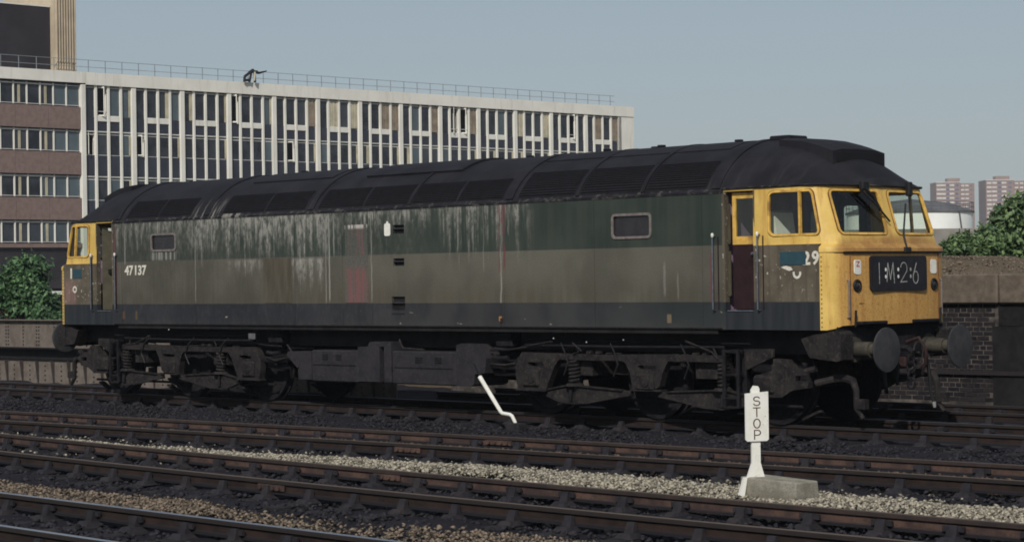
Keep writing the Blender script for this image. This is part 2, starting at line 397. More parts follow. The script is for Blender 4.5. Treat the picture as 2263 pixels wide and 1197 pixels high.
def sweep_loop(mb, pts, nrm, w, h0, h1, closed=True):      # flat band of width w round a loop, from height h0 to h1 along nrm
    pts = [Vector(p) for p in pts]; n = len(pts); vs = []
    for i, p in enumerate(pts):
        t = (pts[(i+1) % n]-pts[i-1]).normalized(); nn = Vector(nrm[i] if isinstance(nrm, list) else nrm).normalized()
        sd = nn.cross(t).normalized()
        vs += [p-sd*w/2+nn*h0, p+sd*w/2+nn*h0, p+sd*w/2+nn*h1, p-sd*w/2+nn*h1]
    fs = []
    for i in range(n if closed else n-1):
        j = (i+1) % n
        for k in range(4): fs.append((i*4+k, i*4+(k+1) % 4, j*4+(k+1) % 4, j*4+k))
    mb.add(vs, fs)
def strokes(mb, lines, put, w, h):                         # lettering drawn as flat bars; put maps (u,v,lift) to 3D
    for ln in lines:
        for (a, b) in zip(ln[:-1], ln[1:]):
            d = Vector((b[0]-a[0], b[1]-a[1])); L = d.length
            if L < 1e-6: continue
            d /= L; n = Vector((-d.y, d.x))*w/2; e = d*w*.45
            q = [(a[0]-e.x+n.x, a[1]-e.y+n.y), (a[0]-e.x-n.x, a[1]-e.y-n.y), (b[0]+e.x-n.x, b[1]+e.y-n.y), (b[0]+e.x+n.x, b[1]+e.y+n.y)]
            hh = h*random.uniform(.85, 1.15)
            mb.hexa([put(*p, 0) for p in q]+[put(*p, hh) for p in q])
def arc(cx, cy, rx, ry, a0, a1, n=12):
    return [(cx+rx*math.cos(R(a0+(a1-a0)*k/n)), cy+ry*math.sin(R(a0+(a1-a0)*k/n))) for k in range(n+1)]

# ================================================================== SETTING
g_ = MB(); g_.add([(-985,-55,-.6),(190,-55,-.6),(190,1485,-.6),(-985,1485,-.6)], [(0,1,2,3)])
tag(g_.build('ground', 'earth', fix=False), kind='structure')

def quad_fit(pts):
    c = np.polyfit([p[0] for p in pts], [p[1] for p in pts], 2); return lambda x: float(np.polyval(c, x))
def track_line(pts, lo, hi):                               # quadratic inside the seen stretch, straight on beyond it
    q = quad_fit(pts)
    def y(x):
        if x < lo: return q(lo)+(q(lo+.1)-q(lo))/.1*(x-lo)
        if x > hi: return q(hi)+(q(hi)-q(hi-.1))/.1*(x-hi)
        return q(x)
    return y
Y0 = lambda x: 3.6
YL = lambda x: 0.0
Y1 = track_line([(-4,-5.85),(7,-5.33),(14.4,-5.12)], -5, 15)
Y2 = track_line([(1.2,-9.03),(11.3,-9.66),(16.7,-9.80)], 0, 17)
Y3 = lambda x: -13.62-.035*(x-8.6)

# ballast bed: one rolling sheet
def bed():
    xs = np.arange(-30, 24.01, .16); ys = np.arange(-17, 8.01, .16)
    X, Y = np.meshgrid(xs, ys, indexing='ij')
    Z = -.205+.02*np.sin(X*1.7+Y*2.3)+.014*np.sin(X*4.1-Y*3.3)+rng.normal(0, .009, X.shape)
    vs = np.stack([X, Y, Z], -1).reshape(-1, 3); ny = len(ys)
    i, j = np.meshgrid(np.arange(len(xs)-1), np.arange(ny-1), indexing='ij'); a = (i*ny+j).ravel()
    fs = np.stack([a, a+ny, a+ny+1, a+1], -1)
    me = bpy.data.meshes.new('ballast_bed'); me.from_pydata(vs.tolist(), [], fs.tolist()); me.materials.append(M['ballast'])
    me.polygons.foreach_set('use_smooth', [True]*len(fs))
    o = bpy.data.objects.new('ballast_bed', me); C.objects.link(o); tag(o, kind='structure')
bed()

# stones (uncountable): one mesh per kind of gravel
OCT = np.array([(1,0,0),(.1,1,.1),(-1,.1,0),(0,-1,-.1),(.1,0,1),(-.1,.1,-1),(.6,.6,.55),(-.55,-.6,.5)])
OF = np.array([(0,6,4),(6,1,4),(0,1,6),(1,2,4),(2,7,4),(7,3,4),(2,3,7),(3,0,4),(1,0,5),(2,1,5),(3,2,5),(0,3,5)])
def stones(name, P, size, mat, label, flat=.75):
    n = len(P); th = rng.uniform(0, 6.28, (n, 3)); s = size*rng.uniform(.55, 1.5, n)
    V = OCT[None]*np.stack([s*rng.uniform(.8,1.3,n), s, s*flat*rng.uniform(.7,1.1,n)], -1)[:, None, :]
    V = V*(1+rng.normal(0, .14, V.shape))
    c, si = np.cos(th[:, 0]), np.sin(th[:, 0])
    x = V[..., 0]*c[:, None]-V[..., 1]*si[:, None]; y = V[..., 0]*si[:, None]+V[..., 1]*c[:, None]
    k = .5*np.sin(th[:, 1])[:, None]; z = V[..., 2]+x*k; V = np.stack([x, y, z], -1)+P[:, None, :]
    F = OF[None]+(np.arange(n)*8)[:, None, None]
    me = bpy.data.meshes.new(name); V = V.reshape(-1, 3); F = F.reshape(-1, 3)
    me.vertices.add(len(V)); me.vertices.foreach_set('co', V.ravel())
    me.loops.add(F.size); me.loops.foreach_set('vertex_index', F.ravel().astype(np.int32))
    me.polygons.add(len(F)); me.polygons.foreach_set('loop_start', np.arange(0, F.size, 3, dtype=np.int32))
    me.update(calc_edges=True); me.validate(); me.materials.append(M[mat])
    o = bpy.data.objects.new(name, me); C.objects.link(o); tag(o, label, 'gravel', kind='stuff'); return o
def vf(fn, x): return np.array([fn(q) for q in x])
def smooth_noise(x, y, s, seed):
    r = np.random.default_rng(seed); out = 0
    for k in range(6):
        a, b, c = r.uniform(-1, 1), r.uniform(-1, 1), r.uniform(0, 6.28); out = out+np.sin((a*x+b*y)*s+c)
    return out/3
# pale chips between the two rusty tracks
n = 90000; x = rng.uniform(-6, 20, n); t = rng.uniform(0, 1, n)
yn = vf(Y2, x)+.80; far = np.interp(x, [-6,-2,1.5,4,6.2,8,11,13,22], [-7.72,-7.45,-7.35,-7.1,-6.8,-6.5,-6.45,-6.6,-6.6])+.16*smooth_noise(x, x*0, 3.1, 3)
y = yn+(far-yn)*t**.9; z = -.15+.075*np.sin(np.clip(t*1.25, 0, 1)*math.pi)+rng.uniform(-.02, .02, n)
keep = (rng.uniform(0, 1, n) < np.clip((1-t)*2.2, 0.0, 1)) & (rng.uniform(0,1,n) < np.interp(x, [-6,0,4,8], [.45,.6,.8,1])*np.clip(.85+.4*smooth_noise(x, y, 2.6, 31)+.35*smooth_noise(x, y, 6., 32), .12, 1))
z = z-.07*np.exp(-((x-13.0)/.75)**4)*np.exp(-((y+7.9)/.7)**4)
ns = 900; P_ = np.stack([rng.uniform(-4, 18, ns), rng.uniform(-8.6, -6.2, ns), np.full(ns, -.17)], -1)
stones('limestone_chips', np.concatenate([np.stack([x, y, z], -1)[keep], P_]), .0185, 'whitestone', 'pale limestone chips heaped between the two rusty tracks')
# brown gravel beside the nearest track
n = 70000; x = rng.uniform(-3, 18, n); y = rng.uniform(-12.78, -10.85, n)
wid = np.interp(x, [-3,4,8.6,9.6,11,13,18], [.75,.75,.62,.25,.5,.6,.6]); m_ = np.clip((wid-np.abs(y+11.75-.12*smooth_noise(x, y, 1.2, 5)))/.22, 0, 1)*np.clip(.75+.45*smooth_noise(x, y, 2.0, 8)-.25*(x > 9.2), 0.03, 1)
keep = rng.uniform(0, 1, n) < m_
stones('brown_gravel', np.stack([x, y, -.165+.03*rng.uniform(-.5, 1, n)], -1)[keep], .0175, 'brownstone', 'brown and tan gravel lying between the nearest track and the rusty one')
# thin line of pale stones before the locomotive track
n = 5200; x = rng.uniform(-7, 16, n); y = vf(Y1, x)+.82+np.abs(rng.normal(0, .26, n))
m_ = np.clip(.25+.75*smooth_noise(x, y*.2, 1.5, 21), 0.02, 1)*np.interp(x, [-7,2,5.5,8.5,16], [.3,.22,1,.5,.75])
keep = rng.uniform(0, 1, n) < m_
stones('stray_limestone', np.stack([x, y, -.15+.05*rng.uniform(-.5,1,n)], -1)[keep], .021, 'whitestone', 'thin scatter of pale stones along the far rail of the rusty track')
n = 42000; x = rng.uniform(-13, 20, n); y = rng.uniform(-16.5, -.9, n)
stones('ballast_stones', np.stack([x, y, -.195+rng.uniform(-.015, .02, n)], -1), .026, 'darkstone', 'oily black ballast stones lying all round the tracks')
n = 16000; x = rng.uniform(-7, 17, n); y = vf(Y1, x)+rng.uniform(-.62, .62, n)
stones('rusty_ballast', np.stack([x, y, -.165+.03*rng.uniform(-1, 1, n)], -1), .018, 'rustystone', 'rust-brown ballast packed between the rails of the track before the locomotive')

# ---- tracks: rails, sleepers, chairs
def rail_mesh(fn, off, x0, x1, mat, parent):
    prof = [(-.034,0),(.034,0),(.036,-.012),(.036,-.038),(.011,-.052),(.010,-.108),(.032,-.120),(.032,-.146),(-.032,-.146),(-.032,-.120),(-.010,-.108),(-.011,-.052),(-.036,-.038),(-.036,-.012)]
    k = len(prof); xs = np.arange(x0, x1+.01, .75); vs = []; fs = []
    for xx in xs:
        for a, b in prof: vs.append((xx, fn(xx)+off+a, b))
    for i in range(len(xs)-1):
        for j in range(k): fs.append((i*k+j, i*k+(j+1) % k, (i+1)*k+(j+1) % k, (i+1)*k+j))
    fs += [tuple(range(k)), tuple((len(xs)-1)*k+j for j in range(k-1, -1, -1))]
    mb = MB(); mb.add(vs, fs); return mb.build('rail', mat, parent)
chair_mb = MB()
chair_mb.hexa([(-.10,-.19,-.19),(.10,-.19,-.19),(.10,.19,-.19),(-.10,.19,-.19),(-.07,-.15,-.146),(.07,-.15,-.146),(.07,.15,-.146),(-.07,.15,-.146)])
for sy in (-1, 1):
    a, b, c = .034*sy, .105*sy, .052*sy
    chair_mb.hexa([(-.055,min(a,b),-.15),(.055,min(a,b),-.15),(.055,max(a,b),-.15),(-.055,max(a,b),-.15),(-.045,min(c*.8,c*1.35),-.052),(.045,min(c*.8,c*1.35),-.052),(.045,max(c*.8,c*1.35),-.052),(-.045,max(c*.8,c*1.35),-.052)])
chair_mb.box(-.11, .11, .036, .062, -.105, -.06)            # wooden key
chair_me = proto(chair_mb, 'chair', 'chair')
sl_mb = MB(); sl_mb.cbox(-.127, .127, -1.30, 1.30, -.31, -.188, .012); sleeper_me = proto(sl_mb, 'sleeper', 'sleeper')
fp = MB(); fp.box(-.23, .23, -.05, -.036, -.105, -.045); fp.box(-.23, .23, .036, .05, -.105, -.045)
for k in (-.16, -.06, .06, .16): fp.box(k-.014, k+.014, -.072, .06, -.09, -.062)
fish_me = proto(fp, 'fishplate', 'railrust')
def track(name, label, fn, x0, x1, mat, xs0, xs1, joints=()):
    t = empty(name, (0, 0, 0)); tag(t, label, 'track', 'railway tracks side by side in the yard')
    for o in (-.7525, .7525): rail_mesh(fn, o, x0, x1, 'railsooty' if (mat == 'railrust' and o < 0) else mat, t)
    xx = xs0
    while xx < xs1:
        a = math.atan((fn(xx+.1)-fn(xx-.1))/.2)+random.uniform(-.012, .012); jx = xx+random.uniform(-.03, .03)
        inst(sleeper_me, 'sleeper', t, (jx, fn(jx), random.uniform(-.006, .0)), a)
        for o in (-.7525, .7525): inst(chair_me, 'chair', t, (jx, fn(jx)+o, 0), a+(math.pi if o > 0 else 0))
        xx += .762
    for xj in joints:
        for o in (-.7525, .7525): inst(fish_me, 'fishplate', t, (xj+(.0 if o < 0 else .12), fn(xj)+o, 0), math.atan((fn(xj+.1)-fn(xj-.1))/.2))
    return t
track('railway_track', 'track whose rails carry the green and yellow locomotive', YL, -30, 24, 'raildull', -21, 17.5)
track('railway_track', 'rust-headed track running just in front of the locomotive', Y1, -26, 24, 'railrust', -14, 19, (6.1, -12.2))
track('railway_track', 'rusty track beyond the brown gravel, in front of the stop board block', Y2, -22, 24, 'railrust', -9, 20, (8.6, ))
track('railway_track', 'bright-railed track nearest the camera in the bottom left corner', Y3, -18, 23, 'railbright', -3, 19)
track('railway_track', 'short siding track at the foot of the dark brick wall', Y0, -3, 22, 'raildull', -1, 16)

# ================================================================== LOCOMOTIVE
loco = empty('diesel_locomotive', (0, 0, 0))
tag(loco, 'dirty two-tone green diesel locomotive with yellow cab ends and black roof', 'locomotive')
BY = 1.345
def part(mb, name, mat, parent=loco, smooth=False): return mb.build(name, mat, parent, smooth)

# ---- body sides with cut openings
def panel_cells(mb, xs, zs, holes, y0, y1):
    xs = sorted(set(xs)); zs = sorted(set(zs)); sd = 1 if y1 > y0 else -1
    for a, b in zip(xs[:-1], xs[1:]):
        for c, d in zip(zs[:-1], zs[1:]):
            if any(a >= h[0]-1e-6 and b <= h[1]+1e-6 and c >= h[2]-1e-6 and d <= h[3]+1e-6 for h in holes): continue
            mb.add([(a,y0,c),(b,y0,c),(b,y0,d),(a,y0,d)], [(0,1,2,3)])
    for h in holes:                                          # reveals
        x0, x1, z0, z1 = h
        mb.add([(x0,y0,z0),(x1,y0,z0),(x1,y0,z1),(x0,y0,z1),(x0,y1,z0),(x1,y1,z0),(x1,y1,z1),(x0,y1,z1)],
               [(0,4,5,1),(1,5,6,2),(2,6,7,3),(3,7,4,0)])
vents = [(.505, .768, 2.815, 2.955), (.50, .762, 2.300, 2.420), (.457, .768, 1.590, 1.808)]
wins = [(5.277, 6.003, 2.636, 2.958), (-6.09, -5.363, 2.676, 2.962)]
for sy in (-1, 1):
    hs = vents+wins if sy < 0 else [(-6.0, -5.28, 2.636, 2.958), (5.363, 6.09, 2.676, 2.962)]
    xs = [-7.36, 7.36]+[h[i] for h in hs for i in (0, 1)]+list(np.arange(-6.8, 7.2, .8)); zs = [1.32, 3.20]+[h[i] for h in hs for i in (2, 3)]+[1.7, 2.2, 3.05]
    mb = MB(); panel_cells(mb, xs, zs, hs, sy*BY, sy*(BY-.06))
    bs = mb.build('body_side', 'side', loco, fix=False)
    for h in hs[-2:]:
        rr = rrect(h[0], h[1], h[2], h[3], .055)
        f = MB(); f.prism(rrect(h[0]-.022, h[1]+.022, h[2]-.022, h[3]+.022, .07), sy*(BY-.005), sy*(BY+.016), [rrect(h[0]+.014, h[1]-.014, h[2]+.014, h[3]-.014, .045)])
        fo = f.build('window_frame', 'frameG', bs)
        p = MB(); p.prism(rrect(h[0]-.01, h[1]+.01, h[2]-.01, h[3]+.01, .05), sy*(BY-.05), sy*(BY-.02)); p.build('window_pane', 'bodyglass', bs)
    if sy < 0:
        for h in vents:
            v = MB(); v.box(h[0]+.002, h[1]-.002, -BY+.045, -BY+.06, h[2]+.002, h[3]-.002); v.build('vent_recess', 'dark', bs)
            zc = (h[2]+h[3])/2+.01
            v = MB(); v.hexa([(h[0]+.004,-BY+.03,zc-.018),(h[1]-.004,-BY+.03,zc-.018),(h[1]-.004,-BY+.04,zc-.006),(h[0]+.004,-BY+.04,zc-.006),(h[0]+.004,-BY-.004,zc-.008),(h[1]-.004,-BY-.004,zc-.008),(h[1]-.004,-BY+.01,zc+.014),(h[0]+.004,-BY+.01,zc+.014)])
            v.build('louvre', 'tank', bs)
            if h is vents[2]:
                v = MB(); v.box(h[0], h[1], -BY-.010, -BY-.002, h[2]-.06, h[2]-.045); v.build('vent_sill', 'tank', bs)
# panels, seams and plates standing slightly proud of the side
mb = MB(); mb.cbox(-.68, -.115, -BY-.007, -BY-.0015, 1.712, 2.985, .002); mb.build('access_panel', 'pink', loco)['label'] = 'panel with pink primer showing through the paint'
mb = MB(); mb.cbox(-2.84, -2.085, -BY-.007, -BY-.0015, 1.712, 2.478, .002); mb.build('access_panel', 'brownpanel', loco)['label'] = 'sooty brown square panel'
def seam(x, z0=1.33, z1=3.19, w=.012):
    mb = MB(); mb.box(x-w/2, x+w/2, -BY-.005, -BY-.001, z0, z1); mb.build('panel_seam', 'side', loco)
for x in (-7.05, -4.78, -2.0, -.76, -.03, 2.94, 3.02, 4.9, 6.95): seam(x)
mb = MB(); mb.cbox(-7.3, 7.3, -BY-.012, -BY-.001, 1.322, 1.345, .003); mb.build('sole_bead', 'under', loco)
mb = MB(); mb.prism(rrect(.298, .44, 2.785, 2.985, .03), -BY-.008, -BY-.001); mb.prism([(.34,2.97),(.40,2.97),(.385,3.02),(.355,3.02)], -BY-.007, -BY-.001); mb.build('cap_cover', 'whitepaint', loco)
for x0 in (2.96,):
    mb = MB(); mb.cbox(x0-.02, x0+.02, -BY-.02, -BY-.001, 1.40, 1.47, .004); mb.build('drain_spout', 'hose', loco)

# ---- lettering made from the built-in font
def text_part(txt, name, x0, z0, h, w, y, mat, bold=.0, parent=loco, front=False, facing=-1):
    cu = bpy.data.curves.new(name, 'FONT'); cu.body = txt; cu.offset = bold; cu.extrude = .002; cu.resolution_u = 3
    tmp = bpy.data.objects.new(name, cu); C.objects.link(tmp); dg = bpy.context.evaluated_depsgraph_get()
    me = bpy.data.meshes.new_from_object(tmp.evaluated_get(dg)); bpy.data.objects.remove(tmp)
    co = np.array([v.co[:] for v in me.vertices]); mn, mx = co.min(0), co.max(0)
    for v in me.vertices:
        u = (v.co.x-mn[0])/(mx[0]-mn[0])*w; t = (v.co.y-mn[1])/(mx[1]-mn[1])*h
        v.co = (x0+u, y-v.co.z, z0+t)
    me.materials.clear(); me.materials.append(M[mat]); o = bpy.data.objects.new(name, me); C.objects.link(o); o.parent = parent; return o
text_part('47', 'running_number', -6.945, 2.232, .185, .275, -BY-.006, 'decal', .03)
text_part('137', 'running_number', -6.615, 2.232, .185, .355, -BY-.006, 'decal', .03)

# ---- cab shells: yellow upper part wraps round from door to door, with real window openings
COLS = [  # (x,y) at z=2.60 and at z=3.20: the cab narrows towards the screens
 ((7.862,1.345),(7.862,1.338)), ((8.128,1.333),(8.118,1.318)), ((8.633,1.310),(8.610,1.290)), ((8.935,1.277),(8.790,1.250)),
 ((8.985,1.250),(8.835,1.215)), ((9.040,1.200),(8.872,1.165)), ((9.090,1.145),(8.902,1.115)), ((9.128,1.085),(8.922,1.067)),
 ((9.172,.600),(8.985,.590)), ((9.205,.115),(9.028,.105))]
ROWS = [2.47, 2.600, 3.190, 3.262]
NOSE = [(8.972,1.345), (9.065,1.325), (9.145,1.262), (9.205,1.150), (9.242,1.000), (9.272,.600), (9.290,.115)]
def colpt(c, z):
    (a, b), (d, e) = COLS[c]; t = (z-2.60)/.60; return (a+(d-a)*t, b+(e-b)*t)
def surf(c0, c1, z0, z1, sy, u, v):
    """point on the cab skin; u runs over columns c0..c1, v from z0 to z1"""
    cu = c0+(c1-c0)*u; i = min(int(cu), c1-1); t = cu-i; z = z0+(z1-z0)*v
    p, q = colpt(i, z), colpt(i+1, z); return Vector((p[0]+(q[0]-p[0])*t, sy*(p[1]+(q[1]-p[1])*t), z))
def cab(sg):
    """sg=+1 the end at the right of the picture, -1 the other end"""
    X = lambda v: (v[0]*sg, v[1], v[2])
    shell = MB(); glass = []; frames = []
    for sy in (-1, 1):
        nc = len(COLS)
        for c in range(nc-1):
            for r in range(3):
                if r == 1 and (c in (1, 2) or c in (7, 8)): continue
                q = [colpt(c, ROWS[r]), colpt(c+1, ROWS[r]), colpt(c+1, ROWS[r+1]), colpt(c, ROWS[r+1])]
                zz = [ROWS[r], ROWS[r], ROWS[r+1], ROWS[r+1]]
                shell.add([X((q[i][0], sy*q[i][1], zz[i])) for i in range(4)], [(0,1,2,3)])
        for c0, c1, nm in ((1, 3, 'side'), (7, 9, 'front')):
            rad = .075
            w = (surf(c0,c1,2.600,3.190,sy,1,.5)-surf(c0,c1,2.600,3.190,sy,0,.5)).length; ru, rv = rad/w, rad/.59
            path = []; cent = [(0,0),(1,0),(1,1),(0,1)]
            for k, (cu, cv, a0) in enumerate(((1-ru,1-rv,0),(ru,1-rv,90),(ru,rv,180),(1-ru,rv,270))):
                arcp = []
                for j in range(6):
                    a = R(a0+90*j/5); arcp.append((cu+ru*math.cos(a), cv+rv*math.sin(a)))
                cor = {0:(1,1),90:(0,1),180:(0,0),270:(1,0)}[a0]
                vs = [X(surf(c0,c1,2.600,3.190,sy,*cor))]+[X(surf(c0,c1,2.600,3.190,sy,*p)) for p in arcp]
                shell.add(vs, [(0,j+1,j+2) for j in range(5)])
                path += arcp
                if nm == 'front':                            # follow the slight curve of the screen between corners
                    nxt = {0:((.5,1),),90:(),180:((.5,0),),270:()}[a0]
                    path += list(nxt)
            P = [Vector(X(surf(c0,c1,2.600,3.190,sy,*p))) for p in path]
            nrm = Vector((sg*.07, sy, .04)).normalized() if nm == 'side' else Vector((sg*.96, sy*.08, .27)).normalized()
            f = MB(); sweep_loop(f, P, nrm, .030, -.02, .016)
            g = MB(); ctr = sum(P, Vector())/len(P)-nrm*.012; g.add([ctr]+[p-nrm*.012 for p in P], [(0, i+1, (i+1) % len(P)+1) for i in range(len(P))])
            frames.append((f, nm)); glass.append((g, nm))
            f = MB(); PP = [ctr+(p-ctr)*1.0 for p in P]; sweep_loop(f, [p+(p-ctr).normalized()*.021 for p in P], nrm, .012, -.012, .006); frames.append((f, 'seal'))
            if nm == 'side':                                 # mullion of the sliding light
                a, b = surf(1,3,2.600,3.190,sy,.5,0), surf(1,3,2.600,3.190,sy,.5,1); m_ = MB()
                ay, by = abs(a.y), abs(b.y)
                m_.hexa([X((a.x-.016,sy*(ay-.03),a.z)),X((a.x+.016,sy*(ay-.03),a.z)),X((a.x+.016,sy*(ay+.012),a.z)),X((a.x-.016,sy*(ay+.012),a.z)),
                         X((b.x-.016,sy*(by-.03),b.z)),X((b.x+.016,sy*(by-.03),b.z)),X((b.x+.016,sy*(by+.012),b.z)),X((b.x-.016,sy*(by+.012),b.z))])
                frames.append((m_, 'mullion'))
    # centre pillar between the screens
    for r in range(3):
        q = [colpt(9, ROWS[r]), colpt(9, ROWS[r+1])]
        shell.add([X((q[0][0],-q[0][1],ROWS[r])), X((q[0][0],q[0][1],ROWS[r])), X((q[1][0],q[1][1],ROWS[r+1])), X((q[1][0],-q[1][1],ROWS[r+1]))], [(0,1,2,3)])
    for sy in (-1, 1):                                       # narrow shelf between the lower side and the set-in upper part
        lowx = [7.862, 8.14, 8.66, 8.972]
        for c in range(3):
            p, q = colpt(c, 2.47), colpt(c+1, 2.47); shell.add([X((lowx[c], sy*1.3455, 2.468)), X((lowx[c+1], sy*1.3455, 2.468)), X((q[0], sy*q[1], 2.4705)), X((p[0], sy*p[1], 2.4705))], [(0,1,2,3)])
    # strip over the cab doors
    for sy in (-1, 1):
        shell.box(*sorted((7.345*sg, 7.862*sg)), *sorted((sy*(BY-.03), sy*BY)), 3.222, 3.262)
    up = shell.build('cab_upper_shell', 'yellow', loco, True)
    for f, nm in frames: f.build({'mullion': 'window_mullion', 'seal': 'window_seal'}.get(nm, 'window_frame'), 'rustseal' if nm == 'seal' else 'frameY', up)
    for g, nm in glass: g.build('windscreen' if nm == 'front' else 'side_window_pane', 'glass', up, fix=False)
    # nose
    nb = MB(); prof = []
    def ring(z, out, zfix=None):
        pts = []
        for sy in (-1, 1):
            seq = range(len(NOSE)) if sy < 0 else reversed(range(len(NOSE)))
            for i in seq:
                x, y = NOSE[i]; k = min(1, i/2.5)
                zz = z if zfix is None else zfix[i]
                pts.append((x+out*k, sy*(y+out*(1-k)*.4), zz))
        return pts
    zb = [1.322,1.322,1.34,1.378,1.383,1.383,1.383]
    rings = [ring(0, 0, zb), ring(1.60, 0), ring(1.95, .004), ring(2.30, 0), ring(2.352, -.004), ring(2.356, .026), ring(2.405, .026), ring(2.428, .006)]
    top = []
    for sy in (-1, 1):
        seq = range(3, 10) if sy < 0 else reversed(range(3, 10))
        for c in seq: p = colpt(c, 2.47); top.append((p[0], sy*p[1], 2.47))
    rings.append(top); n = len(top)
    vs = [X(p) for rg in rings for p in rg]
    fs = [(i*n+k, i*n+k+1, (i+1)*n+k+1, (i+1)*n+k) for i in range(len(rings)-1) for k in range(n-1)]
    nb.add(vs, fs); nose = nb.build('nose', 'yellow', loco, True)
    # black tube standing in for the shade line under the nose ridge
    lip = MB(); lp = [Vector(X((p[0]+.003, p[1], 2.352))) for p in ring(2.352, .018)[3:-3]]
    lip.tube(lp, .015, 6); lip.build('ridge_shade_line', 'dark', nose)
    # lower cab side
    for sy in (-1, 1):
        lo_ = MB(); xs = [7.862, 8.2, 8.6, 8.972]
        for a, b in zip(xs[:-1], xs[1:]):
            for c, d in ((1.32,1.70),(1.70,2.47)): lo_.add([X((a,sy*BY,c)),X((b,sy*BY,c)),X((b,sy*BY,d)),X((a,sy*BY,d))], [(0,1,2,3)])
        lo_.box(*sorted((7.30*sg, 7.862*sg)), *sorted((sy*(BY-.05), sy*BY-.001*sy)), 1.322, 1.572)   # door sill
        lo_.box(*sorted((7.315*sg, 7.362*sg)), *sorted((sy*(BY-.09), sy*BY+.0015*sy)), 1.575, 3.222)  # door post
        lo_.box(*sorted((7.862*sg, 7.885*sg)), *sorted((sy*(BY-.09), sy*BY-.003*sy)), 1.575, 3.222)
        lo_.build('cab_side', 'cablow', loco)
        # vertical grab rails in front of the recess edges
        for xx in (7.188, 7.975):
            h = MB(); h.tube([(xx*sg, sy*(BY+.01), 1.585),(xx*sg, sy*(BY+.062), 1.60),(xx*sg, sy*(BY+.062), 2.60),(xx*sg, sy*(BY+.01), 2.62)], .0115, 8)
            ho = h.build('grab_rail', 'handrail', loco, True)
            k = MB(); k.lathe([(-.03,.010),(-.018,.019),(.012,.022),(.03,.015),(.034,.004)], 10, 'Z', (xx*sg, sy*(BY+.06), 2.622)); k.build('rail_knob', 'whitepaint', ho, True)
            e = MB(); e.box(*sorted(((xx+.05)*sg, (xx+.062)*sg)), *sorted((sy*(BY+.001), sy*(BY+.012))), 1.6, 2.60); e.build('recess_edge', 'maroon', ho)
        st = MB(); st.box(*sorted((7.40*sg, 7.85*sg)), *sorted((sy*(BY-.06), sy*(BY+.012))), 1.573, 1.588); st.build('door_step', 'handrail', loco)
    # inside of the cab
    ins = MB(); ins.prism([(-1.25,1.45),(1.25,1.45),(1.25,3.24),(.9,3.60),(.5,3.80),(-.5,3.80),(-.9,3.60),(-1.25,3.24)], 7.29*sg, 7.31*sg, put=lambda u, d, v: (d, u, v)); ins.build('cab_bulkhead', 'interior', loco)
    ins = MB(); ins.box(*sorted((7.3*sg, 9.1*sg)), -1.3, 1.3, 1.40, 1.44); ins.build('cab_floor', 'dark', loco)
    ins = MB(); ins.prism([(8.62*sg,1.45),(9.02*sg,1.45),(9.02*sg,2.52),(8.86*sg,2.57),(8.62*sg,2.40)], -1.2, 1.2); ins.build('control_desk', 'interior', loco)
    for yy in (-.80, .48):
        q_ = .17 if yy < 0 else -.1
        s = MB(); s.cbox(*sorted(((7.78+q_)*sg, (8.24+q_)*sg)), yy-.24, yy+.24, 1.86, 1.98, .03)
        s.prism([((7.72+q_)*sg,1.95),((7.86+q_)*sg,1.95),((7.84+q_)*sg,2.6),((7.79+q_)*sg,2.92),((7.72+q_)*sg,2.95)], yy-.21, yy+.21)
        s.tube([((8.0+q_)*sg, yy, 1.44), ((8.0+q_)*sg, yy, 1.88)], .05, 8); s.build('driver_seat', 'seat', loco)
    return up, nose
cabR, noseR = cab(1); cabL, noseL = cab(-1)

# cab doors, ajar
def door_leaf(sg):
    d = MB(); y0, y1 = -1.275, -1.245
    x0, x1 = sorted((7.445*sg, 7.858*sg))
    o = [(x0,2.49),(x1,2.49),(x1,3.20),(x0,3.20)]
    hole = [(x0+.06,2.60),(x1-.03,2.60),(x1-.03,3.12),(x0+.06,3.12)] if sg > 0 else [(x0+.03,2.60),(x1-.06,2.60),(x1-.06,3.12),(x0+.03,3.12)]
    d.prism(o, y0, y1, [hole]); up = d.build('cab_door', 'frameY', loco)
    l = MB(); l.box(x0+.001, x1-.001, y0+.001, y1-.002, 1.60, 2.489); l.build('door_lower_panel', 'maroon', up)
    p = MB(); p.box(hole[0][0], hole[1][0], y0+.012, y0+.018, 2.60, 3.12); p.build('door_pane', 'glass', up)
    h = MB(); h.lathe([(0,.018),(-.03,.024),(-.05,.014)], 8, 'Y', (x1-.05 if sg > 0 else x0+.05, y0, 2.36)); h.build('door_handle', 'handrail', up)
door_leaf(1)
for sg in (1, -1):
    xa, xb = sorted((7.365*sg, 7.86*sg)); ha, hb = sorted((7.44*sg, 7.72*sg))
    mb = MB(); mb.prism([(xa,1.575),(xb,1.575),(xb,3.22),(xa,3.22)], 1.28, 1.31, [rrect(ha, hb, 2.60, 3.06, .05)]); d0 = mb.build('cab_door', 'cablow', loco)
    mb = MB(); mb.prism(rrect(ha-.01, hb+.01, 2.59, 3.07, .05), 1.290, 1.296); mb.build('door_pane', 'glass', d0)
mb = MB(); mb.prism(rrect(7.372, 7.425, 1.78, 2.40, .02), -1.30, -1.285); mb.prism(rrect(7.375, 7.425, 2.5, 3.05, .02), -1.30, -1.285); mb.build('door_pillar_lining', 'khaki', loco)
mb = MB(); mb.hexa([(-7.80,-1.26,1.6),(-7.48,-.93,1.6),(-7.48,-.90,1.6),(-7.80,-1.23,1.6),(-7.80,-1.26,3.12),(-7.48,-.93,2.96),(-7.48,-.90,2.96),(-7.80,-1.23,3.12)]); d_ = mb.build('cab_door', 'khaki', loco); d_['label'] = 'khaki cab door standing open inwards'
mb = MB(); mb.box(-7.70, -7.62, -1.20, -1.14, 2.28, 2.36); mb.build('door_handle', 'dark', d_)

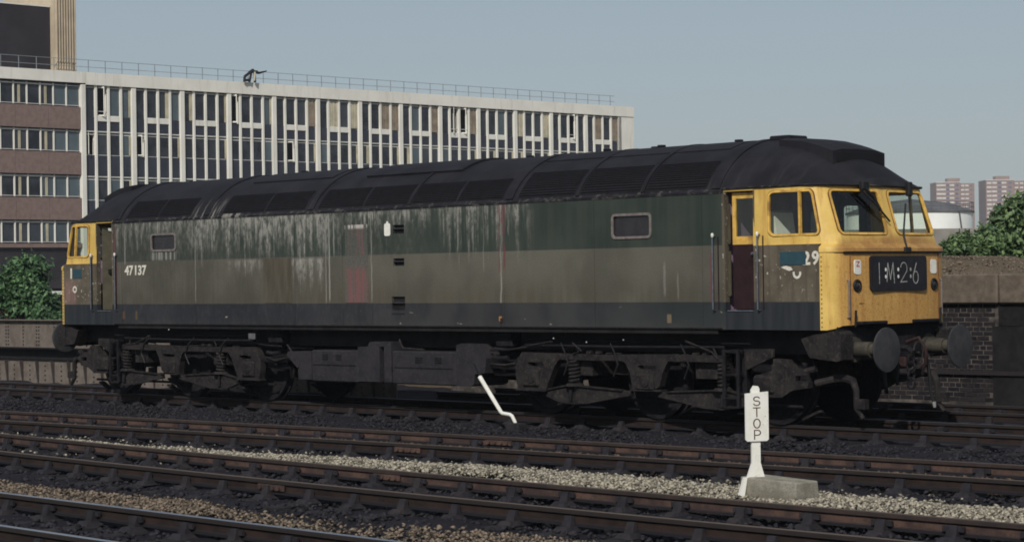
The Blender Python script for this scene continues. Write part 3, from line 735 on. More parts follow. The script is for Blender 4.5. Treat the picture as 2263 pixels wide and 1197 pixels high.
# numbers and blue patches on the cab sides
mb = MB(); mb.cbox(8.318, 8.752, -BY-.009, -BY-.001, 2.195, 2.372, .002); mb.build('paint_patch', 'blue', loco)
text_part('2', 'cab_number', 8.700, 2.190, .185, .125, -BY-.004, 'decal', .03)
text_part('9', 'cab_number', 8.852, 2.188, .190, .118, -BY-.004, 'decal', .03)
mb = MB(); strokes(mb, [arc(0,0,.055,.06,175,365,10)], lambda u, v, h: (8.60+u, -BY-.001-h, 2.085+v), .03, .004); mb.build('worn_emblem', 'decal', loco)
mb = MB(); mb.prism([(8.33,2.165),(8.42,2.185),(8.50,2.165),(8.53,2.13),(8.47,2.115),(8.40,2.14)], -BY-.004, -BY-.001); mb.build('chipped_paint', 'decal', loco)
mb = MB(); mb.cbox(-8.655, -8.365, -BY-.009, -BY-.001, 2.195, 2.372, .002); mb.build('paint_patch', 'blue', loco)
text_part('1', 'cab_number', -8.735, 2.190, .20, .045, -BY-.004, 'decal', .03)
mb = MB(); strokes(mb, [arc(0,0,.055,.05,90,450,12)], lambda u, v, h: (-8.60+u, -BY-.001-h, 1.985+v), .028, .004); mb.build('worn_emblem', 'decal', loco)

# ---- roof: main arch, cantrail, grilles, domes
RP = [(1.352,3.20),(1.354,3.232),(1.325,3.252),(1.30,3.30),(1.21,3.43),(1.10,3.55),(.955,3.672),(.78,3.782),(.58,3.872),(.36,3.942),(.17,3.980),(0,3.990)]
full = [(-a, b) for a, b in RP]+[(a, b) for a, b in reversed(RP[:-1])]
mb = MB(); k = len(full); xs = [-7.34, -5, -2.5, 0, 2.5, 5, 7.34]
mb.add([(x, y, z) for x in xs for y, z in full], [(i*k+j, i*k+j+1, (i+1)*k+j+1, (i+1)*k+j) for i in range(len(xs)-1) for j in range(k-1)])
roof = mb.build('roof', 'roof', loco, True)
def rz(y): return float(np.interp(abs(y), [p[0] for p in reversed(RP[2:])], [p[1] for p in reversed(RP[2:])]))
def roof_slab(x0, x1, ya, yb, lift, thick, name, mat, parent=roof, nseg=8, slant=0):
    """slab following the roof arch between |y|=ya..yb on the near side"""
    mb = MB(); pts = []
    ys = np.linspace(ya, yb, nseg+1)
    for i, y in enumerate(ys):
        dy = .01; n = Vector((0, rz(y+dy)-rz(y-dy), 2*dy)).normalized(); n = Vector((0, -(rz(y+dy)-rz(y-dy))/(2*dy), 1)).normalized()
        n = Vector((0, -abs(n.y) if y < 0 else abs(n.y), n.z)); pts.append((y, rz(y), n))
    vs = []
    for y, z, n in pts:
        for x in (x0, x1):
            for h in (lift-thick, lift): vs.append((x, y+n.y*h, z+n.z*h))
    fs = []
    for i in range(len(pts)-1):
        a, b = i*4, i*4+4; fs += [(a,a+2,b+2,b),(a+1,b+1,b+3,a+3),(a,b,b+1,a+1),(a+2,a+3,b+3,b+2)]
    e = (len(pts)-1)*4; fs += [(0,1,3,2),(e,e+2,e+3,e+1)]
    mb.add(vs, fs); return mb.build(name, mat, parent, False)
grilles = [(-6.92,-5.95),(-5.91,-4.94),(-4.02,-2.85),(-2.81,-1.75),(-1.40,-.28),(-.24,.82),(.92,1.94),(1.98,2.98),(3.31,4.50),(4.60,5.79),(5.88,7.02)]
for i, (a, b) in enumerate(grilles):
    yt = -.955 if a > 3 else -1.045
    gr = roof_slab(a, b, -1.312, yt, .004, .012, 'roof_grille', 'grille')
    mb = MB(); ns = 13                                        # thin slats of the grille
    for s_ in range(ns):
        y = -1.305+(yt+1.305)*(s_+.5)/ns; z = rz(y); dz = (rz(y+.01)-rz(y-.01))/.02; t = Vector((0,1,dz)).normalized(); n = Vector((0,-t.z,t.y))
        if n.z < 0: n = -n
        p = Vector((0,y,z)); q = [p+n*.004-t*.007, p+n*.004+t*.002, p+n*.017+t*.006, p+n*.017-t*.003]
        mb.add([(x, w.y, w.z) for x in (a+.015, b-.015) for w in q], [(0,1,2,3),(7,6,5,4),(0,4,5,1),(1,5,6,2),(2,6,7,3),(3,7,4,0)])
    so_ = mb.build('grille_slats', 'grille', gr); so_['kind'] = 'stuff'
for x in (-7.18, -4.48, -1.58, .87, 3.14, 4.55, 5.835, 7.2):
    roof_slab(x-.07 if x not in (.87,4.55,5.835) else x-.035, x+.07 if x not in (.87,4.55,5.835) else x+.035, -1.318, 1.318, .020, .024, 'roof_rib', 'roof', nseg=26)
roof_slab(-.75, 1.55, -.78, .78, .034, .04, 'roof_hatch', 'roof', nseg=14)
roof_slab(-3.9, -1.72, -.70, .70, .022, .028, 'roof_hatch', 'roof', nseg=14)
roof_slab(3.25, 6.9, -.62, .62, .012, .016, 'roof_hatch', 'roof', nseg=14)
for x, y in ((-3.2,-.1),(2.2,.1),(4.05,-.1),(4.85,.1),(5.15,-.1),(6.55,0)):
    mb = MB(); mb.cbox(x-.05, x+.05, y-.05, y+.05, rz(y)+.01, rz(y)+.045, .01); mb.build('lifting_eye', 'roof', roof)
mb = MB(); mb.cbox(7.27, 7.63, -.22, .22, 3.955, 4.035, .02); mb.build('roof_vent', 'roof', roof)

def dome(sg):
    ex = [1.362, 1.30, 1.20, 1.10, .60, 0]; ev = [8.82, 8.875, 8.92, 8.955, 9.022, 9.062]
    prof = [(-a, b) for a, b in RP[2:]]+[(a, b) for a, b in reversed(RP[2:-1])]
    prof = [(-1.362,3.262)]+prof+[(1.362,3.262)]
    nst = 14; vs = []
    for s in range(nst+1):
        t = s/nst; t = 1-(1-t)**1.5
        for y, z in prof:
            xe = float(np.interp(abs(y), ex[::-1], ev[::-1])); zz = 3.262+max(0, z-3.262)*(1-t**3.0)
            xx = 7.34+(xe-7.34)*t; vs.append((xx*sg, y*(1-.066*max(0, (xx-7.80)/1.0)), zz))
    k = len(prof); fs = [(i*k+j, i*k+j+1, (i+1)*k+j+1, (i+1)*k+j) for i in range(nst) for j in range(k-1)]
    mb = MB(); mb.add(vs, fs); d = mb.build('cab_roof_dome', 'roof', loco, True)
    # gutter above the yellow
    gp = [(7.345,-1.357),(7.86,-1.352),(8.60,-1.292),(8.80,-1.262),(8.885,-1.17),(8.935,-1.08),(9.005,-.59),(9.045,0)]
    gp = gp+[(x, -y) for x, y in reversed(gp[:-1])]
    gu = MB(); gu.tube([(x*sg, y, 3.262) for x, y in gp], .017, 6); gu.build('roof_gutter', 'roof', d)
    # raised horn housing on the crown of the dome
    hd = MB(); st = [(7.75,3.90,3.985),(8.15,3.80,3.945),(8.42,3.70,3.875),(8.67,3.55,3.785)]
    vs = []
    for x, zl, zt in st:
        for y in (-.60,-.40,0,.40,.60): vs.append((x*sg, y, zt-.35*abs(y)**2.4*.28-(.012 if abs(y) > .5 else 0)))
        for y in (.60,.40,0,-.40,-.60): vs.append((x*sg, y, zl-.12))
    fs = [(i*10+j, i*10+(j+1) % 10, (i+1)*10+(j+1) % 10, (i+1)*10+j) for i in range(3) for j in range(10)]+[tuple(range(9,-1,-1)), tuple(30+j for j in range(10))]
    hd.add(vs, fs); h = hd.build('horn_housing', 'roof', d)
    gr = MB(); gr.box(*sorted((8.672*sg, 8.68*sg)), -.52, .52, 3.60, 3.725); gr.build('horn_grille', 'grille', h)
    return d
dome(1); dome(-1)

# ---- nose fittings
def nose_fit(sg, detail):
    X = lambda x: x*sg
    nx = lambda y: float(np.interp(abs(y), [.115,.6,1.0,1.15,1.262,1.325], [9.290,9.272,9.242,9.205,9.145,9.065]))
    par = noseR if sg > 0 else noseL
    hb = MB(); ol = rrect(-.645, .645, 1.825, 2.300, .05)
    hb.prism(ol, X(9.262), X(9.312), put=lambda u, d, v: (d, u, v)); ho = hb.build('headcode_board', 'headcode', par)
    for sy in (-1, 1):
        x = nx(.885)
        l = MB(); l.lathe([(-.03,.088),(.012,.088),(.03,.078),(.03,.062),(.008,.058)], 20, 'X', (x-.006, sy*.895, 1.905)); l.mirror(sg); lo_ = l.build('marker_lamp', 'rubber', par, True)
        l = MB(); l.lathe([(.006,.06),(.02,.045),(.026,.01)], 16, 'X', (x-.006, sy*.895, 1.905)); l.mirror(sg); l.build('lamp_lens', 'bodyglass', lo_, True)
        w = MB(); w.prism(rrect(sy*.885-.072, sy*.885+.072, 2.055, 2.250, .035), X(x-.02), X(x+.012), put=lambda u, d, v: (d, u, v)); wo_ = w.build('white_label', 'whitepaint', par)
        if detail and sy < 0:
            z = MB(); strokes(z, [[(-.03,.06),(.03,.06),(-.03,0),(.03,0)]], lambda u, v, h: (x+.012+h, sy*.885+u, 2.165+v), .012, .003); z.build('label_letter', 'red', wo_)
        # corner grab rails
        hx = nx(1.10)+.03
        h = MB(); h.tube([(X(hx-.06), sy*1.08, 1.47),(X(hx+.01), sy*1.08, 1.49),(X(hx+.01), sy*1.08, 1.97),(X(hx-.06), sy*1.08, 2.0)], .014, 8); h.build('corner_grab_rail', 'frameG', par, True)
        lb = MB(); lb.tube([(X(nx(.95)+.04), sy*.99, 1.36),(X(nx(.95)+.05), sy*.99, 1.58)], .016, 6); lb.build('lamp_iron', 'dark', par)
        lb = MB(); lb.cbox(*sorted((X(9.25), X(9.34))), sy*.62-.30, sy*.62+.30, 1.383, 1.43, .012); lb.build('step_plate', 'under', par)
    for sy in (-1, 1):
        sw = MB(); sw.tube([(X(nx(1.02)+.004), sy*1.03, 1.40), (X(nx(1.02)+.004), sy*1.03, 2.33)], .007, 6); sw.build('panel_seam', 'rustseal', par)
        bl = MB()
        for q in range(16): bl.box(*sorted((X(8.995), X(9.007))), *sorted((sy*1.325, sy*1.352)), 1.36+q*.062, 1.372+q*.062)
        b_o = bl.build('corner_bolts', 'rustseal', par); b_o['kind'] = 'stuff'
    sw = MB(); sw.box(*sorted((X(9.255), X(9.262))), -.86, -.45, 1.665, 1.672); sw.build('panel_seam', 'dark', par)
    # wipers
    wp = MB(); wp.cbox(*sorted((X(9.02), X(9.10))), -.52, -.36, 3.19, 3.32, .02)
    wp.tube([(X(9.085),-.46,3.22),(X(9.13),-.32,3.10),(X(9.155),-.20,2.92)], .022, 6); wp.tube([(X(9.075),-.55,3.20),(X(9.15),-.33,3.02),(X(9.205),-.06,2.77)], .014, 6); wp.build('windscreen_wiper', 'rubber', par)
    wp = MB(); wp.cbox(*sorted((X(9.27), X(9.34))), .10, .26, 2.335, 2.42, .015); wp.tube([(X(9.32),.17,2.40),(X(9.245),.20,2.60),(X(9.12),.44,3.02)], .013, 6); wp.build('windscreen_wiper', 'rubber', par)
    wp = MB(); wp.cbox(*sorted((X(9.0), X(9.07))), .60, .70, 3.13, 3.33, .015); wp.build('wiper_motor', 'rubber', par)
    if detail:
        put = lambda u, v, h: (9.3125+h, u, v)
        ch = MB()
        strokes(ch, [[(-.475,2.205),(-.47,1.93)]], put, .012, .002)
        strokes(ch, [[(-.30,1.955),(-.275,2.20),(-.215,1.985),(-.155,2.205),(-.125,1.935)]], put, .014, .002)
        strokes(ch, [arc(.095,2.125,.075,.085,165,-25,10)+[(.02,1.945),(.17,1.95)]], put, .012, .002)
        strokes(ch, [[(.395,2.20),(.335,2.07)], arc(.375,2.005,.062,.082,0,360,14)], put, .014, .002); ch.build('headcode_writing', 'chalk', ho)
        for y in (-.325,-.035,.255):
            for z in (2.115, 2.02):
                dt = MB(); dt.prism([(y+.019*math.cos(R(a)), z+.026*math.sin(R(a))) for a in range(0,360,45)], 9.313, 9.316, put=lambda u, d, v: (d, u, v)); dt.build('headcode_dot', 'whitepaint' if y < .2 else 'chalk', ho)
nose_fit(1, True); nose_fit(-1, False)

# ---- buffer beams, buffers, couplings
for sg in (1, -1):
    X = lambda x: x*sg
    bb = MB(); bb.cbox(*sorted((X(9.10), X(9.17))), -1.24, 1.24, .90, 1.375, .015); beam = bb.build('buffer_beam', 'under', loco)
    for sy in (-1, 1):
        cb = MB(); cb.prism([(8.60*sg,1.20),(8.98*sg,1.305),(9.22*sg,1.312),(9.26*sg,1.27),(9.26*sg,.93),(9.20*sg,.905),(8.74*sg,.95)], sy*1.02, sy*1.285); cb.build('corner_box', 'bogie', beam)
        cr = MB(); cr.box(*sorted((X(9.03), X(9.05))), *sorted((sy*1.285, sy*1.293)), .95, 1.29); cr.build('corner_rib', 'bogie', beam)
        sh = MB(); sh.lathe([(9.16,.17),(9.19,.17),(9.19,.105),(9.45,.105),(9.45,.08),(9.66,.08)], 18, 'X', (0, sy*.864, 1.055)); sh.mirror(sg); bo = sh.build('buffer_shank', 'shank', beam, True)
        hd = MB(); hd.lathe([(9.655,.10),(9.665,.285),(9.682,.298),(9.70,.294),(9.713,.22),(9.72,.10),(9.722,.02)], 32, 'X', (0, sy*.864, 1.055)); hd.mirror(sg); hd.build('buffer_head', 'buffer', bo, True)
    hk = MB(); hk.tube([(X(9.15),0,1.05),(X(9.42),0,1.05),(X(9.50),0,1.0),(X(9.47),0,.94)], [.045,.045,.04,.025], 8); hk.build('coupling_hook', 'under', beam, True)
    ck = MB()
    for i in range(4):
        a = [(X(9.46)+.055*math.cos(t)*(1 if i % 2 else .2), .055*math.cos(t)*(.2 if i % 2 else 1)+.02, .90-i*.11+.075*math.sin(t)) for t in np.linspace(0, 2*math.pi, 11)]
        ck.tube(a, .017, 6, False)
    ck.build('screw_coupling', 'under', beam)
    hoses = [(-.30,'rubber',[(9.20,1.18),(9.36,1.20),(9.42,1.05),(9.40,.80),(9.36,.62)]), (.30,'hose',[(9.20,1.12),(9.38,1.18),(9.47,1.02),(9.44,.82),(9.36,.74)]),
             (.52,'rubber',[(9.20,.98),(9.34,.95),(9.37,.70),(9.37,.42),(9.40,.28)]), (-.50,'rubber',[(9.20,.98),(9.32,.94),(9.35,.72),(9.35,.52)])]
    for y, mt, pl in hoses:
        h = MB(); h.tube([(X(a), y+.03*i, b) for i, (a, b) in enumerate(pl)], .026, 8); ho = h.build('brake_hose', mt, beam, True)
        c = MB(); e = pl[-1]; c.tube([(X(e[0]), y+.03*(len(pl)-1), e[1]+.01), (X(e[0])+.01*sg, y+.03*(len(pl)-1), e[1]-.07)], [.03,.02], 8); c.build('hose_coupling', 'steel' if y > .4 else 'under', ho)
    lp = MB(); lp.tube([(X(9.44), .22+.11*math.cos(t), .98+.15*math.sin(t)) for t in np.linspace(-.5*math.pi, 1.2*math.pi, 14)], .012, 6); lp.build('jumper_cable', 'bogie', beam)
    bx = MB(); bx.cbox(*sorted((X(9.2), X(9.34))), .06, .26, .78, .94, .02); bx.build('coupling_box', 'hose', beam)

# ---- underframe and tanks
mb = MB(); mb.box(-9.1, 9.1, -.95, .95, .98, 1.318); mb.build('underframe', 'dark', loco)
mb = MB(); mb.box(-7.2, 7.2, -1.33, 1.33, 1.26, 1.318); mb.build('sole_bar', 'dark', loco)
for sy in (-1, 1):
    y0, y1 = sy*1.30, sy*.55
    t = MB(); t.prism([(-2.31,.83),(-2.28,.89),(-1.655,.90),(-1.655,.425),(-2.0,.425),(-2.02,.60)], y0+.012*sy*-1, y1); tk = t.build('tank_end', 'tank', loco)
    t = MB(); t.cbox(-1.64, -.47, *sorted((y0, y1)), .40, .925, .02); tk = t.build('fuel_tank', 'tank', loco)
    for xx in (-1.35, -1.0):
        l = MB()
        for q in range(3): l.box(xx, xx+.14, *sorted((y0+sy*.001, y0+sy*.012)), .77+q*.035, .785+q*.035)
        l.build('tank_louvre', 'under', tk)
    l = MB(); l.box(-1.60, -.5, *sorted((y0+sy*.001, y0+sy*.010)), .675, .690); l.build('tank_seam', 'under', tk)
    t = MB(); t.prism([(-.455,.99),(-.2,1.0),(-.16,1.075),(.37,1.085),(.37,.43),(.20,.43),(.195,1.0),(.085,1.0),(.08,.43),(-.455,.425)], y0, y1); t.build('pipe_casing', 'tank', loco)
    t = MB(); t.cbox(.385, 1.875, *sorted((y0, y1)), .405, .935, .02); tk = t.build('battery_box', 'tank', loco)
    for xx in (.95, 1.40):
        l = MB()
        for q in range(3): l.box(xx, xx+.15, *sorted((y0+sy*.001, y0+sy*.012)), .755+q*.035, .770+q*.035)
        l.build('tank_louvre', 'under', tk)
    l = MB(); l.box(.45, 1.8, *sorted((y0+sy*.001, y0+sy*.010)), .665, .680); l.build('tank_seam', 'under', tk)
    t = MB(); t.prism([(1.89,1.04),(1.98,1.07),(2.40,1.065),(2.56,.85),(2.52,.62),(2.30,.60),(2.28,.44),(2.2,.405),(1.89,.405)], y0, y1); t.build('tank_end', 'tank', loco)
for px in ([(2.6,-1.15,1.0),(3.0,-1.18,.98),(3.4,-1.2,1.05),(3.9,-1.22,1.12)], [(4.3,-1.2,1.1),(4.5,-1.22,.98),(4.35,-1.24,.94)], [(.5,-1.24,1.12),(.6,-1.25,.98),(1.1,-1.25,.96)], [(-2.4,-1.2,1.0),(-2.2,-1.25,.86),(-1.98,-1.31,.62)],
           [(2.5,-1.2,.76),(2.9,-1.22,.75),(3.1,-1.2,.78)], [(-2.3,-1.2,.8),(-2.7,-1.22,.72),(-3.0,-1.2,.78)], [(6.5,-1.2,1.15),(7.0,-1.22,1.0),(7.1,-1.22,.9)], [(-6.4,-1.2,1.12),(-6.8,-1.22,.98),(-7.1,-1.22,.95)]):
    mb = MB(); mb.tube(px, .017, 6); mb.build('air_pipe', 'bogie', loco, True)

mb = MB(); mb.cbox(-3.30, -3.12, -1.335, -1.315, 1.09, 1.19, .004); mb.build('data_plate', 'concrete_plate', loco)
for x, z in ((4.05,1.17),(4.72,1.12),(5.45,1.16),(-5.6,1.24)):
    mb = MB(); mb.lathe([(0,.011),(-.016,.012),(-.022,.006)], 8, 'Y', (x, -1.335, z)); mb.build('glint_stud', 'steel', loco)  # pale studs added to imitate small glints below the body side
for sgn in (1, -1):
    for a, b, rad in (((2.45,-1.15,.74),(3.15,-1.12,.72),.045), ((2.50,-1.05,.60),(3.1,-1.05,.62),.03), ((2.62,-1.2,.86),(2.95,-1.2,.86),.035), ((2.55,-1.2,.97),(3.35,-1.2,1.02),.016), ((3.0,-1.0,.30),(8.4,-1.0,.27),.022), ((3.3,-1.19,1.06),(7.2,-1.19,1.07),.02), ((3.3,-1.12,1.14),(7.6,-1.12,1.12),.014)):
        mb = MB(); mb.tube([(a[0]*sgn, a[1], a[2]), ((a[0]+b[0])/2*sgn, a[1]-.01, (a[2]+b[2])/2-.012), (b[0]*sgn, b[1], b[2])], rad, 8); mb.build('brake_rod' if rad > .02 else 'air_pipe', 'under', loco, True)
    for xx in (4.05, 5.05, 6.4):
        mb = MB(); mb.tube([(xx*sgn,-1.19,1.10),((xx+.12)*sgn,-1.24,.98),((xx+.20)*sgn,-1.25,.80),((xx+.10)*sgn,-1.24,.62)], .013, 6); mb.build('flexible_hose', 'rubber', loco, True)
    mb = MB(); mb.lathe([(-.30,.03),(-.28,.12),(.28,.12),(.30,.03)], 16, 'X', (2.85*sgn, -.80, .80)); mb.build('air_reservoir', 'under', loco, True)
    mb = MB(); mb.cbox(*sorted((2.62*sgn, 2.98*sgn)), -1.16, -.9, 1.02, 1.24, .02); mb.build('valve_box', 'under', loco)

# ---- bogies
def coil(mb, x, y, z0, z1, r, turns, w=.022):
    n = int(turns*12); mb.tube([(x+r*math.cos(2*math.pi*turns*i/n), y+r*math.sin(2*math.pi*turns*i/n), z0+(z1-z0)*i/n) for i in range(n+1)], w, 6)
def bogie(sg):
    def b(mb, name, mat, parent, sm=False): mb.mirror(sg); return mb.build(name, mat, parent, sm)
    mb = MB()
    for sy in (-1, 1):
        outer = [(3.16,.38),(3.12,.60),(3.11,.74),(3.25,.95),(3.6,.945),(4.9,.935),(5.9,.955),(7.25,.955),(7.25,.862),(6.18,.857),(6.08,.70),(6.02,.50),(5.95,.46),(5.93,.47),(5.87,.60),(5.62,.60),(5.56,.46),(5.50,.45),(5.46,.66),(5.37,.82),(5.30,.85),(4.03,.85),(3.93,.74),(3.75,.39)]
        mb.prism(outer, sy*1.10, sy*1.22, [rrect(3.38,3.71,.742,.803,.028), rrect(5.61,5.97,.742,.795,.028)])
    mb.box(3.4, 8.2, -.62, -.50, .62, .80); mb.box(3.4, 8.2, .50, .62, .62, .80); mb.box(4.2, 4.6, -1.1, 1.1, .62, .84); mb.box(6.6, 7.0, -1.1, 1.1, .62, .84); mb.box(7.95, 8.15, -1.1, 1.1, .55, .85)
    fr = b(mb, 'bogie_frame', 'bogie', loco)
    fr['label'] = 'three-axle bogie under the cab with the headcode board' if sg > 0 else 'three-axle bogie under the far cab'
    for xa in (3.43, 5.64, 7.85):
        for sy in (-1, 1):
            w = MB(); w.lathe([(.685,.12),(.685,.50),(.69,.61),(.72,.61),(.725,.58),(.825,.572),(.83,.50),(.79,.47),(.77,.20),(.83,.13),(.84,.05)], 36, 'Y', (xa, 0, .571)); w.mirror(1, sy); b(w, 'wheel', 'under', fr, True)
        a = MB(); a.lathe([(-.68,.09),(.68,.09)], 12, 'Y', (xa, 0, .571)); b(a, 'axle', 'dark', fr, True)
    for sy in (-1, 1):
        for xa, zt in ((3.45, .70), (5.75, .68)):
            a = MB(); a.cbox(xa-.17, xa+.17, *sorted((sy*1.02, sy*1.262)), .43, zt, .03); a.lathe([(1.255,.10),(1.275,.085),(1.28,.02)], 14, 'Y', (xa+.02, 0, .57)) if sy > 0 else a.lathe([(-1.255,.10),(-1.275,.085),(-1.28,.02)], 14, 'Y', (xa+.02, 0, .57))
            b(a, 'axlebox', 'bogie', fr)
        l = MB(); l.box(3.12, 3.78, *sorted((sy*1.10, sy*1.245)), .372, .40); b(l, 'horn_stay', 'bogie', fr)
        l = MB(); l.box(5.48, 6.06, *sorted((sy*1.10, sy*1.24)), .425, .45); b(l, 'horn_stay', 'bogie', fr)
        eq = [(3.77,.375),(3.77,.31),(4.0,.24),(4.28,.208),(4.60,.222),(5.22,.325),(5.46,.36),(5.46,.425),(5.2,.42),(4.48,.455),(4.15,.455)]
        for mi in (0, 1):
            f = (lambda x: x) if not mi else (lambda x: 11.46-x)
            e = MB(); e.prism([(f(x), z-.03*mi*0) for x, z in eq], sy*1.16, sy*1.20)
            eo = b(e, 'equalising_beam', 'bogie', fr)
            e = MB(); low = [(x, z) for x, z in eq[1:7]]
            for (x0, z0), (x1, z1) in zip(low[:-1], low[1:]):
                e.hexa([(f(x0),sy*1.15,z0-.012),(f(x1),sy*1.15,z1-.012),(f(x1),sy*1.235,z1-.012),(f(x0),sy*1.235,z0-.012),(f(x0),sy*1.15,z0+.012),(f(x1),sy*1.15,z1+.012),(f(x1),sy*1.235,z1+.012),(f(x0),sy*1.235,z0+.012)])
            up_ = [(3.79,.40),(4.16,.466),(4.47,.466),(5.3,.425)]
            for (x0, z0), (x1, z1) in zip(up_[:-1], up_[1:]):
                e.hexa([(f(x0),sy*1.15,z0-.01),(f(x1),sy*1.15,z1-.01),(f(x1),sy*1.235,z1-.01),(f(x0),sy*1.235,z0-.01),(f(x0),sy*1.15,z0+.01),(f(x1),sy*1.15,z1+.01),(f(x1),sy*1.235,z1+.01),(f(x0),sy*1.235,z0+.01)])
            b(e, 'beam_flange', 'bogie', eo)
            s = MB(); coil(s, f(4.30), sy*1.17, .50, .86, .072, 6.5); sp = b(s, 'coil_spring', 'bogie', fr, True)
            s = MB(); s.lathe([(.462,.15),(.50,.12),(.505,.09)], 14, 'Z', (f(4.31), sy*1.17, 0)); b(s, 'spring_seat', 'bogie', fr)
            s = MB(); s.tube([(f(4.28), sy*1.225, .46),(f(4.28), sy*1.245, .24)], .028, 8); b(s, 'spring_link', 'under', fr)
            for xx in (4.62, 4.80, 5.0, 5.18): 
                s = MB(); s.cbox(f(xx)-.04, f(xx)+.04, *sorted((sy*1.12, sy*1.21)), .937, .985 if xx < 5 else .965, .01); b(s, 'frame_bolt', 'bogie', fr)
            s = MB(); s.tube([(f(4.40), sy*1.19, .95),(f(4.46), sy*1.2, 1.07)], .016, 6); b(s, 'sanding_pipe', 'bogie', fr)
        # footsteps
        la = MB(); la.box(7.25, 7.30, *sorted((sy*1.28, sy*1.31)), .24, 1.05); la.box(7.50, 7.545, *sorted((sy*1.28, sy*1.31)), .24, 1.05); la.box(7.30, 7.50, *sorted((sy*1.14, sy*1.305)), 1.0, 1.04)
        la.box(7.30, 7.50, *sorted((sy*1.0, sy*1.08)), .3, .98)
        for zz in (.70, .375, .245): la.box(7.302, 7.498, *sorted((sy*1.14, sy*1.315)), zz-.012, zz+.012)
        b(la, 'cab_footstep', 'under', fr)
        g2 = MB(); g2.prism([(7.555,1.05),(8.06,1.06),(8.06,.95),(7.575,.755)], sy*1.16, sy*1.20); b(g2, 'gusset_plate', 'bogie', fr)
        hn = MB(); hn.prism([(8.07,.925),(8.30,.917),(8.42,.80),(8.64,.785),(8.66,.72),(8.44,.70),(8.44,.63),(8.66,.625),(8.64,.54),(8.38,.50),(8.20,.40),(7.76,.40),(7.70,.56),(7.86,.72),(8.05,.76)], sy*1.10, sy*1.21); b(hn, 'outer_horn', 'bogie', fr)
        ab = MB(); ab.cbox(7.72, 8.10, *sorted((sy*1.05, sy*1.255)), .44, .70, .04); b(ab, 'axlebox', 'bogie', fr)
        bs_ = MB(); bs_.tube([(8.6, sy*1.18, .76),(8.75, sy*1.15, .80)], .045, 8); bs_.tube([(8.7, sy*1.1, .60),(8.95, sy*1.02, .66)], .05, 8); b(bs_, 'brake_cylinder', 'bogie', fr, True)
        lg = MB(); lg.tube([(8.85, sy*.95, .66),(9.05, sy*.95, .675),(9.20, sy*.95, .64),(9.25, sy*.95, .52),(9.255, sy*.95, .27),(9.36, sy*.95, .14)], [.06,.06,.055,.045,.04,.03], 8); lg.box(9.27, 9.42, *sorted((sy*.90, sy*1.0)), .27, .40); b(lg, 'life_guard', 'bogie', fr, True)
        for xs_ in (8.42, 6.22, 4.0):
            s = MB(); s.prism([(xs_-.15,.10),(xs_-.12,.075),(xs_+.14,.19),(xs_+.12,.22)], sy*.74, sy*.86); b(s, 'brake_shoe', 'bogie', fr)
    return fr
bogie(1); bogie(-1)

# ================================================================== LINESIDE THINGS
def concrete_material():
    g = G('rough_grey_concrete', .95, spec=.15); p = g.pos(); n = g.noise(p, 5, 5, .65); f = g.noise(p, 60, 4, .7)
    c = g.mix(g.step(n, .35, .65), (.20, .185, .15), (.31, .29, .24)); c = g.mix(g.step(f, .45, .65, 0, .6), c, (.13, .115, .09))
    c = g.mix(g.step(g.sep(p)[2], -.06, -.16, 0, .6), c, (.12, .10, .075)); g.bump(f, .7, .01); return g.col(c)
M['concrete'] = concrete_material()
M['coping'] = simple('stained_brown_concrete', (.125, .10, .078), .95, .22, 9, dirt=(.085, .066, .05))
M['leaf'] = None
def leaf_material(name, lo, hi):
    g = G(name, .55, spec=.35); r = g.island(); c = g.mix(r, lo, hi); p = g.pos(); n = g.noise(p, 2.2, 3, .6); c = g.mix(g.step(n, .35, .65, 0, .65), c, tuple(a*.45 for a in lo)); c = g.mix(g.step(g.noise(p, 9, 2), .6, .75, 0, .5), c, (hi[0]*1.7, hi[1]*1.35, hi[2]*1.1)); g.col(c)
    g.b.inputs['Subsurface Weight'].default_value = 0
    return g.mat
M['leafL'] = leaf_material('bright_shrub_leaf', (.030, .078, .034), (.115, .220, .082))
M['leafR'] = leaf_material('dark_shrub_leaf', (.040, .085, .034), (.165, .245, .095))
M['bark'] = simple('shrub_bark', (.06, .045, .03), .9, .3, 20)

# ---- stop board on its concrete block
sg_ = empty('stop_board', (12.78, -7.50, 0)); tag(sg_, 'white upright board lettered STOP on a flared white post', 'sign')
ang = R(-24); ux, uy = math.sin(-ang), math.cos(-ang)
bx = Vector((math.cos(R(62)), math.sin(R(62)), 0)); bn = Vector((bx.y, -bx.x, 0))
def brd(u, v, h): return tuple(bx*u+bn*h+Vector((0, 0, v)))
mb = MB(); mb.prism([(-.125,.425),(-.105,.408),(.105,.408),(.125,.425),(.125,.90),(-.125,.885)], .018, .034, put=lambda u, d, v: brd(u, v, d)); board = mb.build('sign_board', 'whitepaint', sg_)
L = {'S': [arc(0,.062,.034,.030,20,270,10)+arc(0,.004,.036,.032,90,-160,10)], 'T': [[(-.038,.095),(.038,.095)],[(0,.095),(0,-.028)]], 'O': [arc(0,.034,.038,.062,0,360,16)], 'P': [[(-.03,-.028),(-.03,.096),(.005,.096)]+arc(.006,.062,.034,.034,90,-90,8)+[(-.03,.028)]]}
for i, ch in enumerate('STOP'):
    mb = MB(); z0 = .785-i*.112
    strokes(mb, L[ch], lambda u, v, h: brd(u*.92-.002, z0+v*.72, .0345+h), .012, .0025); mb.build('letter', 'letterdark', board)
mb = MB(); w = .038
mb.prism([(-.105,.045),(.085,.045),(.042,.19),(.040,.93),(.025,.955),(-.02,.96),(-.05,.915),(-.052,.19)], -.014, .014, put=lambda u, d, v: brd(u, v, d)); mb.build('post', 'whitepaint', sg_)
